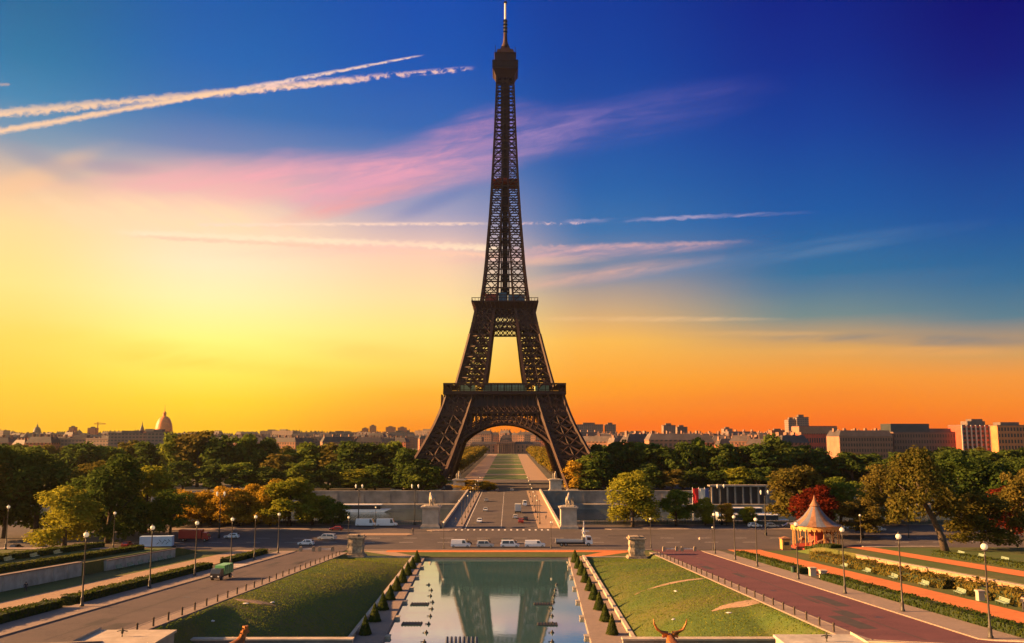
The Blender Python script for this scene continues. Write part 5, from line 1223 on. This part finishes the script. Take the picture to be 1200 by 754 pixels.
# ================================================================== carousel
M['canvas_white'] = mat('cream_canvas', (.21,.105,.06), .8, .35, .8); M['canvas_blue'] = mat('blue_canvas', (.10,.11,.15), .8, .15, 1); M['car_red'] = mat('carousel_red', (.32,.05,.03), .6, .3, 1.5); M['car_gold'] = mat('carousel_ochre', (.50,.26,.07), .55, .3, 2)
c = thing('carousel', 'round fairground carousel with a striped pointed canopy in front of the rust-red tree', 'carousel', (87.0, 240, 3.05)); c.scale = (.87, .87, 1.0)
m = MB(); m.lathe([(7.6,0),(7.6,.35),(7.2,.36),(7.2,.55)], 32); m.build('platform', M['car_red'], c)
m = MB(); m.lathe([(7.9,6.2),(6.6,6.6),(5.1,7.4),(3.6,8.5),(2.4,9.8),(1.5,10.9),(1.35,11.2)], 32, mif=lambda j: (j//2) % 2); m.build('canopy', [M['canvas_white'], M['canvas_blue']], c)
m = MB(); m.lathe([(1.45,11.1),(1.6,11.3),(1.0,12.0),(.4,13.0),(.06,14.2)], 16); m.build('finial', M['canvas_white'], c)
m = MB(); m.lathe([(7.4,5.2),(7.45,6.2),(7.3,6.25)], 32); 
for k in range(32): a = 2*math.pi*k/32; m.cbox((7.42*math.cos(a),7.42*math.sin(a),4.85),(.25,.9,.6),0,a)
m.build('valance', M['car_gold'], c)
m = MB(); m.lathe([(2.3,.5),(2.3,5.6),(2.8,6.0)], 16); m.build('centre_drum', M['car_red'], c)
for k in range(16):
    a = 2*math.pi*k/16; m = MB(); m.tube([(7*math.cos(a),7*math.sin(a),.5),(7*math.cos(a),7*math.sin(a),5.6)], .12, 6); m.build('post', M['car_gold'], c)
V, E, rd = quad_animal(.85); hs = skin_mesh('horse', V, E, rd, M['canvas_white'], c)
for k in range(10):
    o = hs if k == 0 else hs.copy()
    if k: COL.objects.link(o); o.parent = c
    a = 2*math.pi*k/10+.2; r = 5.2 if k % 2 else 4.2; o.location = (r*math.cos(a), r*math.sin(a), .9+.3*(k%3)); o.rotation_euler.z = a+math.pi/2
for k, (dx, dy) in enumerate(((-9.5,-3.0),)):
    b_ = thing('ticket_booth', 'small ochre ticket booth left of the carousel', 'booth', (87+dx, 240+dy, 3.05)); m = MB(); m.cbox((0,0,0),(2.2,2.2,2.7)); m.build('wall', M['car_gold'], b_); m = MB(); m.cbox((0,0,2.7),(2.6,2.6,.25)); m.lathe([(1.5,2.95),(.2,3.4)], 4); m.build('roof', M['canvas_white'], b_); m = MB(); m.cbox((0,-1.11,1.1),(1.4,.06,.9)); m.build('window', M['glass'], b_)
w = thing('low_wall', 'low dark wall on the terrace right of the carousel', 'wall', (104, 228, zg(104,228))); m = MB(); m.box(-9,12,-.3,.3,-.3,.9); m.build('wall', M['stone'], w); m = MB(); m.box(-9.2,12.2,-.4,.4,.9,1.05); m.build('coping', M['pale'], w)

# ================================================================== far quay pavilion, boats, banners
p = thing('columned_pavilion', 'long flat-roofed columned pavilion on the far quay right of the bridge', 'pavilion', (X(866,458), 459, -2.6)); m = MB(); m.box(-15,15,-1.5,3,-.3,0); m.box(-15.5,15.5,-2.5,3.4,9,9.8); m.build('roof', M['quay'], p)
m = MB(); m.box(-14.6,14.6,1.5,2.0,0,9); m.build('wall', M['cardark'], p)
for k in range(8): m = MB(); m.box(-14.6+k*4.1,-13.8+k*4.1,-1.6,-.8,0,9); m.build('column', M['quay'], p)
for k, (px, Y, L_, lab) in enumerate(((872,420,26,'white roofed river boat moored right of the banners, farther one'),(884,385,30,'white roofed river boat moored right of the banners, nearer one'),(428,440,26,'pale river boat moored below the left far quay'))):
    b_ = thing('river_boat', lab, 'boat', (X(px,Y,-3), Y, -5)); m = MB(); m.prism([(-L_/2,0),(L_/2-3,0),(L_/2,1.4),(-L_/2,1.4)], 'y', -2.8, 2.8); m.build('hull', M['carwhite'], b_)
    m = MB(); m.box(-L_/2+1.5,L_/2-5,-2.4,2.4,1.4,3.4); m.build('cabin', M['glass'], b_); m = MB(); m.box(-L_/2+1,L_/2-4.4,-2.7,2.7,3.4,3.75); m.build('roof', M['white'], b_)
M['fr_red'] = mat('banner_red', (.55,.02,.02), .8, .08, 1); M['fr_white'] = mat('banner_white', (.62,.52,.42), .8, .08, 1); M['fr_blue'] = mat('banner_blue', (.06,.08,.20), .8, .08, 1)
for k, (px, c_, lab) in enumerate(((816,'fr_red','tall red vertical banner, left of the white one'),(823.5,'fr_white','tall white vertical banner between the red and blue ones'),(829,'fr_blue','tall dark blue vertical banner, right of the white one'))):
    Y = 420; f = thing('banner', lab, 'banner', (X(px,Y,0), Y, -5)); m = MB(); wd = 1.6 if k < 2 else 1.0; n = 8
    vv = []; 
    for j in range(n+1):
        for i in range(5): vv.append((-wd+2*wd*i/4, .25*math.sin(i*1.3+j*.5), 4.5+j*1.05))
    m.add(vv, [(j*5+i, j*5+i+1, (j+1)*5+i+1, (j+1)*5+i) for j in range(n) for i in range(4)]); m.build('cloth', M[c_], f, fix=False); m = MB(); m.tube([(-wd,0,0),(-wd,0,13.4)], .12, 6); m.build('pole', M['white'], f)

for k, (x, y, lab) in enumerate(((-35.5,128,'crumpled white paper lying near the edge of the left lawn'),(-33,133,'scrap of white litter farther up the left lawn'),(-36.5,117,'scrap of white litter at the lower left of the left lawn'),(33.5,124,'white paper scrap on the lower right lawn beside the worn patch'),(27,131,'scrap of pale litter in the middle of the right lawn'),(31,150,'scrap of pale litter in the upper right lawn'))):
    m = MB(); m.lathe([(.12,0),(.3,.05),(.34,.16),(.2,.26),(.05,.3)], 7); o = m.build('paper_scrap', M['white']); o.scale = (1.4,.8,.6); o.location = (x, y, zg(x,y)+.08); o.rotation_euler.z = k; tag(o, lab, 'litter', 'litter on the lawns')

# ================================================================== buildings
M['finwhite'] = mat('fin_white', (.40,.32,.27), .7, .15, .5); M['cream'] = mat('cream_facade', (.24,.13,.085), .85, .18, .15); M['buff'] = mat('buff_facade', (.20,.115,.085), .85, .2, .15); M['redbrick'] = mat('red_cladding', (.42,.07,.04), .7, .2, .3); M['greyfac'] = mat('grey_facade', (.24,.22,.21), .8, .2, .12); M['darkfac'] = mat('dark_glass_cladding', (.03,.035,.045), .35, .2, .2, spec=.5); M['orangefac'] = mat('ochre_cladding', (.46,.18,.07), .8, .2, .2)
def wallmat(name, c, wc, sx, sz, fx=.55, fz=.6):
    """far facade: rows of window openings laid out in metres on the wall"""
    m = mat(name, c, .85, .15, .1); t = m.node_tree; b = t.nodes['Principled BSDF']; base = b.inputs['Base Color'].links[0].from_socket
    co = t.nodes.new('ShaderNodeTexCoord'); sp = t.nodes.new('ShaderNodeSeparateXYZ'); t.links.new(co.outputs['Object'], sp.inputs[0])
    def mth(op, a, bb=0.0):
        n = t.nodes.new('ShaderNodeMath'); n.operation = op
        for i, x in enumerate((a, bb)):
            if isinstance(x, (int, float)): n.inputs[i].default_value = x
            else: t.links.new(x, n.inputs[i])
        return n.outputs[0]
    u = mth('FRACT', mth('DIVIDE', mth('ADD', mth('ADD', sp.outputs[0], sp.outputs[1]), 500.0), sx)); w = mth('FRACT', mth('DIVIDE', mth('ADD', sp.outputs[2], 300.0), sz))
    f = mth('MULTIPLY', mth('LESS_THAN', u, fx), mth('LESS_THAN', w, fz)); ng = t.nodes.new('ShaderNodeNewGeometry'); sn = t.nodes.new('ShaderNodeSeparateXYZ'); t.links.new(ng.outputs['Normal'], sn.inputs[0])
    f = mth('MULTIPLY', f, mth('LESS_THAN', mth('ABSOLUTE', sn.outputs[2]), .5))
    mi = t.nodes.new('ShaderNodeMix'); mi.data_type = 'RGBA'; t.links.new(f, mi.inputs[0]); t.links.new(base, mi.inputs[6]); mi.inputs[7].default_value = (*wc, 1); t.links.new(mi.outputs[2], b.inputs['Base Color']); return m
M['far_cream'] = wallmat('far_cream_facade', (.29,.145,.09), (.09,.07,.06), 3.0, 3.3); M['far_grey'] = wallmat('far_grey_facade', (.21,.14,.11), (.07,.065,.065), 3.4, 3.0, .65, .5); M['far_red'] = wallmat('far_brick_facade', (.38,.13,.07), (.08,.04,.03), 3.2, 3.2, .5, .55)
GLASSW = {}; M['chimney'] = mat('chimney_brick', (.20,.11,.08), .9, .3, .5)
def win(t, x, y, z, w, h, shared=True, axis='y'):
    k = (w, h, axis)
    if k not in GLASSW:
        m = MB(); f = .16
        m.box(-w/2-f,w/2+f,-.10,.05,0-f,h+f,0) if False else None
        for b in ((-w/2-f,-w/2,-.10,.08,-f,h+f),(w/2,w/2+f,-.10,.08,-f,h+f),(-w/2,w/2,-.10,.08,-f,0),(-w/2,w/2,-.10,.08,h,h+f),(-.04,.04,-.07,.02,0,h)): m.box(*b, 0)
        m.box(-w/2,w/2,-.03,.02,0,h,1); o = m.build('window', [M['cream'], M['glass']]); GLASSW[k] = o.data
    else: o = bpy.data.objects.new('window', GLASSW[k]); COL.objects.link(o)
    o.parent = t; o.location = (x, y, z); return o
def mansard(t, w, d, z, h, inset, m_, name='roof'):
    m = MB(); m.hexa([(-w/2-.2,-.2,z),(w/2+.2,-.2,z),(w/2+.2,d+.2,z),(-w/2-.2,d+.2,z),(-w/2+inset,inset,z+h),(w/2-inset,inset,z+h),(w/2-inset,d-inset,z+h),(-w/2+inset,d-inset,z+h)]); return m.build(name, m_, t)
def apartment(label, px0, px1, Y, top, floors, cols, wall='cream', name='apartment_block', roof='slate', depth=22, base=None, rz=0, hz=0.0, group=None):
    x0, x1 = X(px0, Y, 20), X(px1, Y, 20); w = x1-x0; z = zg(0, Y) if base is None else base; H = ZT(top, Y)-z
    t = thing(name, label, 'building', ((x0+x1)/2, Y, z), rz, group); fh = (H-hz)/floors
    m = MB(); m.box(-w/2, w/2, 0, depth, -1, H-hz); 
    for k in range(1, floors+1): m.box(-w/2-.15, w/2+.15, -.2, depth+.15, k*fh-.25, k*fh)
    m.build('wall', M[wall], t); dx = w/cols
    for r in range(max(0, floors-5), floors):
        for c in range(cols): win(t, -w/2+dx*(c+.5), -.02, r*fh+.6, round(min(1.5, dx*.5), 2), round(fh*.55, 2))
    if hz: 
        rf = mansard(t, w, depth, H-hz, hz, hz*.45, M[roof])
        for c in range(0, cols, 4):
            m = MB(); m.cbox((-w/2+dx*(c+.5), depth*.5, H-1),(1.2,3.2,2.6)); m.build('chimney', M['chimney'], rf)
    else:
        m = MB(); m.box(-w/2-.3, w/2+.3, -.3, depth+.3, H, H+.5); m.build('roof', M[roof], t)
    return t, w, H
# right-hand side
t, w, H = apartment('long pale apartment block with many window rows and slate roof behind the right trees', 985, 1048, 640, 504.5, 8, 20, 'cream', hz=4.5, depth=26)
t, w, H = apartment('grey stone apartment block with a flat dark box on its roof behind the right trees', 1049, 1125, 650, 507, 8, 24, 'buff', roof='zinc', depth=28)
m = MB(); m.box(-w/2, w*.1, 4, 22, H+.5, H+6.6); m.build('roof_storey', M['darkfac'], t); m = MB(); m.box(w*.12, w*.45, 6, 20, H+.5, H+3); m.build('roof_storey', M['zinc'], t)
t = thing('red_apartment_tower', 'red clad apartment tower with white vertical fins near the right edge', 'building', (X(1149,640,20), 640, 0)); H = ZT(499, 640); w = X(1168,640,20)-X(1130,640,20)
m = MB(); m.box(-w/2, w/2, 0, 20, -1, H); m.build('wall', M['redbrick'], t)
for k in range(8): m = MB(); x = -w/2+w*k/7; m.box(x-.45, x+.45, -.9, -.02, 0, H+.4); m.build('fin', M['finwhite'], t)
for r in range(9):
    for c in range(7): win(t, -w/2+w*(c+.5)/7, -.02, H-3.3*(r+1), 1.8, 1.7)
m = MB(); m.box(-w/2-.2, w/2+.2, -.3, 20.2, H, H+.6); m.box(-w*.2, w*.35, 5, 15, H+.6, H+3.4); m.box(-w*.05, w*.3, 6, 14, H+3.4, H+5); m.build('roof', M['zinc'], t)
t, w, H = apartment('ochre building with long horizontal window bands at the right edge', 1172, 1216, 630, 499, 9, 12, 'orangefac', roof='zinc', name='office_building')
m = MB(); m.box(-w*.3, w*.2, 5, 15, H+.5, H+2.6); m.build('roof_storey', M['zinc'], t)
t, w, H = apartment('cream topped building with red arched lower floors left of the long pale block', 938, 982, 850, 500, 5, 16, 'redbrick', roof='zinc', hz=0)
m = MB(); m.box(-w/2-.4, w/2+.4, -.6, 22.4, H-7, H-.3); m.build('cornice', M['cream'], t)
def slab(label, px0, px1, Y, top, wall='far_grey', base=0, name='tower_block', depth=18, cap=True):
    x0, x1 = X(px0, Y, 30), X(px1, Y, 30); w = x1-x0; H = ZT(top, Y)-base; t = thing(name, label, 'building', ((x0+x1)/2, Y, base)); m = MB(); m.box(-w/2, w/2, 0, depth, -1, H); m.build('wall', M[wall], t)
    m = MB(); m.box(-w/2-.3, w/2+.3, -.3, depth+.3, H, H+.8); 
    if cap: m.box(-w*.25, w*.2, depth*.3, depth*.7, H+.8, H+.8+max(2, H*.06))
    m.build('roof', M['zinc'], t)
for a in [('tall grey twin tower block on the right skyline, taller part',935,949,1250,489.5),('tall grey twin tower block on the right skyline, shorter part',925,935,1252,492.5),('wide pale slab block on the skyline just right of the tower leg',676,707,1500,498,'far_grey'),('narrower slab block beside the wide slab right of the tower leg',710,722,1500,498,'far_grey'),
          ('square grey block on the skyline right of the slabs, left of a pair',778,792,1300,499,'far_grey'),('smaller square block on the skyline, right of a pair',794,806,1320,501,'far_grey'),('small grey block on the skyline above the dark woods at right',849,859,1400,503,'far_grey'),('low red-brick block left of the grey twin towers',905,922,1300,505,'far_red'),
          ('dark modern low block with pale bands left of the great dome',128,176,820,508.5,'far_grey'),('dark square office block directly below the great dome',172,194,800,507,'far_grey'),('small tower block standing alone on the left skyline',81,87,2200,501,'far_red'),('pair of small blocks beside a crane on the left skyline',103,112,2200,502,'far_red'),
          ('pinkish tower block group on the skyline left of the tower leg, tallest',433,440,3000,499.5,'far_red'),('pinkish tower block group on the skyline left of the tower leg, wide one',452,463,3000,501,'far_red'),('pinkish tower block group on the skyline left of the tower leg, rightmost',466,476,3000,501.5,'far_red'),('pale block on the skyline behind the left tower leg',424,431,3000,502.5,'far_red')]: slab(*a)
# domes
def dome(label, px, Y, top, wpx, m_wall, m_dome, lantern=True, name='domed_church', square=True):
    s = Y/1000; W = wpx*s; Ht = ZT(top, Y); t = thing(name, label, 'building', (X(px,Y,60), Y, 0)); r = W*.5
    zd = Ht - W*(2.0 if lantern else 1.3); m = MB()
    if square: m.cbox((0,0,-1),(W*1.7,W*1.7,zd-W*.15)); m.cbox((0,0,zd-W*.2),(W*1.2,W*1.2,W*.1))
    m.lathe([(r*1.02,zd-W*.15),(r*1.02,zd+W*.1),(r*1.08,zd+W*.12),(r*1.0,zd+W*.2),(r*.98,zd+W*.42),(r*1.04,zd+W*.45)], 28); m.build('drum', m_wall, t)
    for k in range(20): a = 2*math.pi*k/20; m = MB(); m.tube([(r*1.06*math.cos(a),r*1.06*math.sin(a),zd-W*.12),(r*1.06*math.cos(a),r*1.06*math.sin(a),zd+W*.4)], r*.045, 6); m.build('column', m_wall, t)
    m = MB(); m.lathe([(r*math.cos(a)**.8, zd+W*.45+r*1.95*math.sin(a)) for a in np.linspace(0, 1.45, 10)], 28); m.build('dome', m_dome, t, smooth=True); zt_ = zd+W*.45+r*1.93
    if lantern: m = MB(); m.lathe([(r*.2,zt_-W*.02),(r*.2,zt_+W*.16),(r*.26,zt_+W*.17),(r*.14,zt_+W*.24),(r*.03,zt_+W*.32),(r*.02,Ht+W*.1)], 12); m.build('lantern', m_dome, t)
dome('great ribbed church dome with lantern glowing above the left trees', 193, 1800, 476.5, 19.5, M['far_cream'] if False else M['orangefac'], mat('gilded_dome', (.62,.20,.06), .5, .3, .15))
dome('smaller dark dome on the far left skyline', 45, 2600, 495, 9, M['greyfac'], M['slate'])
t = thing('church_spire', 'thin church spire just left of the great dome', 'spire', (X(167,1800,40), 1800, 0)); m = MB(); m.cbox((0,0,0),(10,10,38)); m.build('tower', M['cream'], t); m = MB(); m.lathe([(6,38),(1.2,52),(.1,60)], 8); m.build('spire', M['slate'], t)
t = thing('tower_crane', 'thin construction crane on the left skyline', 'crane', (X(115,2100,40), 2100, 0)); m = MB(); m.beam((0,0,0),(0,0,62),1.6); m.build('mast', M['redbrick'], t); m = MB(); m.beam((-9,0,58),(20,0,58),1.4); m.beam((0,0,63),(18,0,58.5),.5); m.beam((0,0,63),(-9,0,58.5),.5); m.build('jib', M['redbrick'], t)
# the military school at the end of the long lawn
t = thing('military_school', 'long classical building with a square dome at the end of the long lawn', 'building', (X(593,1500,15), 1500, 0)); m = MB()
m.box(-62,62,0,16,-1,16); m.box(-62.4,62.4,-.5,16.4,15,16.2); m.box(-16,16,-4,18,-1,19.5)
for k in range(8): m.lathe([(1.0,0),(.9,15),(1.3,16)], 8, (-13+k*26/7,-5.5,1))
m.prism([(-16,19.5),(16,19.5),(0,24)], 'y', -6.5, -4); m.box(-16,16,-6.8,-4,17,19.5); m.box(-70,-62,-6,22,-1,14); m.box(62,70,-6,22,-1,14); m.build('wall', M['far_cream'], t)
m = MB(); m.hexa([(-62,0,16.2),(-16,0,16.2),(-16,16,16.2),(-62,16,16.2),(-58,4,20.5),(-16,4,20.5),(-16,12,20.5),(-58,12,20.5)]); m.build('roof', M['slate'], t); m = MB(); m.hexa([(16,0,16.2),(62,0,16.2),(62,16,16.2),(16,16,16.2),(16,4,20.5),(58,4,20.5),(58,12,20.5),(16,12,20.5)]); m.build('roof', M['slate'], t)
m = MB(); m.hexa([(-11,-3,19.5),(11,-3,19.5),(11,17,19.5),(-11,17,19.5),(-9.5,-2,27),(9.5,-2,27),(9.5,16,27),(-9.5,16,27)]); m.hexa([(-9.5,-2,27),(9.5,-2,27),(9.5,16,27),(-9.5,16,27),(-5.5,2,32),(5.5,2,32),(5.5,12,32),(-5.5,12,32)]); m.cbox((0,7,32),(4,4,3)); m.build('dome', M['slate'], t)
for s in (-1, 1):
    for k in range(6): win(t, s*(22+k*7), -.05, 3, 2.4, 4.5); win(t, s*(22+k*7), -.05, 9.5, 2.4, 4)
# rooftops of the far city
PROTO = []
for wall, roof, w, d, h, rh in (('far_cream','slate',26,15,19,4.5),('far_cream','zinc',36,16,21,4),('far_red','slate',22,14,18,5),('far_grey','zinc',44,15,24,0),('far_cream','zinc',18,14,23,5)):
    t = thing('town_house', 'x', 'building', (0,0,0)); m = MB(); m.box(-w/2,w/2,0,d,-2,h); m.box(-w/2-.3,w/2+.3,-.3,d+.3,h-.4,h+.1); m.build('wall', M[wall], t)
    if rh: rf = mansard(t, w, d, h+.1, rh, rh*.5, M[roof])
    else: m = MB(); m.box(-w/2,w/2,0,d,h+.1,h+.5); m.box(-w*.2,w*.1,4,10,h+.5,h+3); rf = m.build('roof', M[roof], t)
    m = MB()
    for x in (-w*.4, -w*.12, w*.15, w*.42): m.cbox((x, d*.5, h+rh*.6),(1.2,3.4,rh*.5+1.6))
    m.build('chimney', M['chimney'], rf); PROTO.append((t, wall)); t.location = (0, 0, -500)
rr = random.Random(11); used = set()
LB = {'far_cream':'pale stone apartment house among the hazy rooftops %s','far_red':'reddish brick apartment house among the hazy rooftops %s','far_grey':'grey flat roofed block among the hazy rooftops %s'}
def town(px, Y, top, i=None, rz=None):
    i = rr.randrange(5) if i is None else i; p, wl = PROTO[i]; side = 'of the far left skyline' if px < 330 else 'left of the tower' if px < 596 else 'right of the tower' if px < 900 else 'of the far right skyline'
    h = (23.5,25,23,24.5,28)[i]; s = max(.7, (ZT(top, Y))/h); loc = (X(px, Y, 20), Y, -.2); rz = rr.uniform(-.35, .35) if rz is None else rz
    if i not in used: p.location = loc; p.rotation_euler.z = rz; p.scale = (s,s,s); p['label'] = LB[wl] % side; p['group'] = 'rooftops '+side; used.add(i)
    else: dup(p, loc, rz, LB[wl] % side, s, 'rooftops '+side)
for k in range(46): px = -30+k*11.0+rr.uniform(-3, 3); town(px, rr.uniform(950, 1250), rr.uniform(511.5, 516))
for k in range(50): px = 20+k*10.0; town(px, rr.uniform(1700, 2300), rr.uniform(506.5, 511))
for k in range(40): px = -20+k*13.0; town(px, rr.uniform(2800, 3600), rr.uniform(504, 508.5))
for k in range(26): px = 690+k*10.5+rr.uniform(-3, 3); town(px, rr.uniform(760, 950), rr.uniform(508, 515), rr.choice((0,1,2,2,4)))
for k in range(34): px = 660+k*15+rr.uniform(-4, 4); town(px, rr.uniform(1200, 1700), rr.uniform(505, 510))
for k in range(16): px = 500+k*13; town(px, rr.uniform(1900, 2800), rr.uniform(504, 509))
for px in (636,650,664,548,532): town(px, 1560, 512)

# ================================================================== air
hm = bpy.data.materials.new('haze'); hm.use_nodes = True; t = hm.node_tree; t.nodes.clear(); o_ = t.nodes.new('ShaderNodeOutputMaterial'); v = t.nodes.new('ShaderNodeVolumePrincipled')
v.inputs['Color'].default_value = (.9,.86,.82,1); v.inputs['Density'].default_value = HAZE; v.inputs['Anisotropy'].default_value = .8; t.links.new(v.outputs[0], o_.inputs['Volume'])
m = MB(); m.box(-4300, 4300, -200, 4400, -10, 340); tag(m.build('haze', hm), kind='stuff')
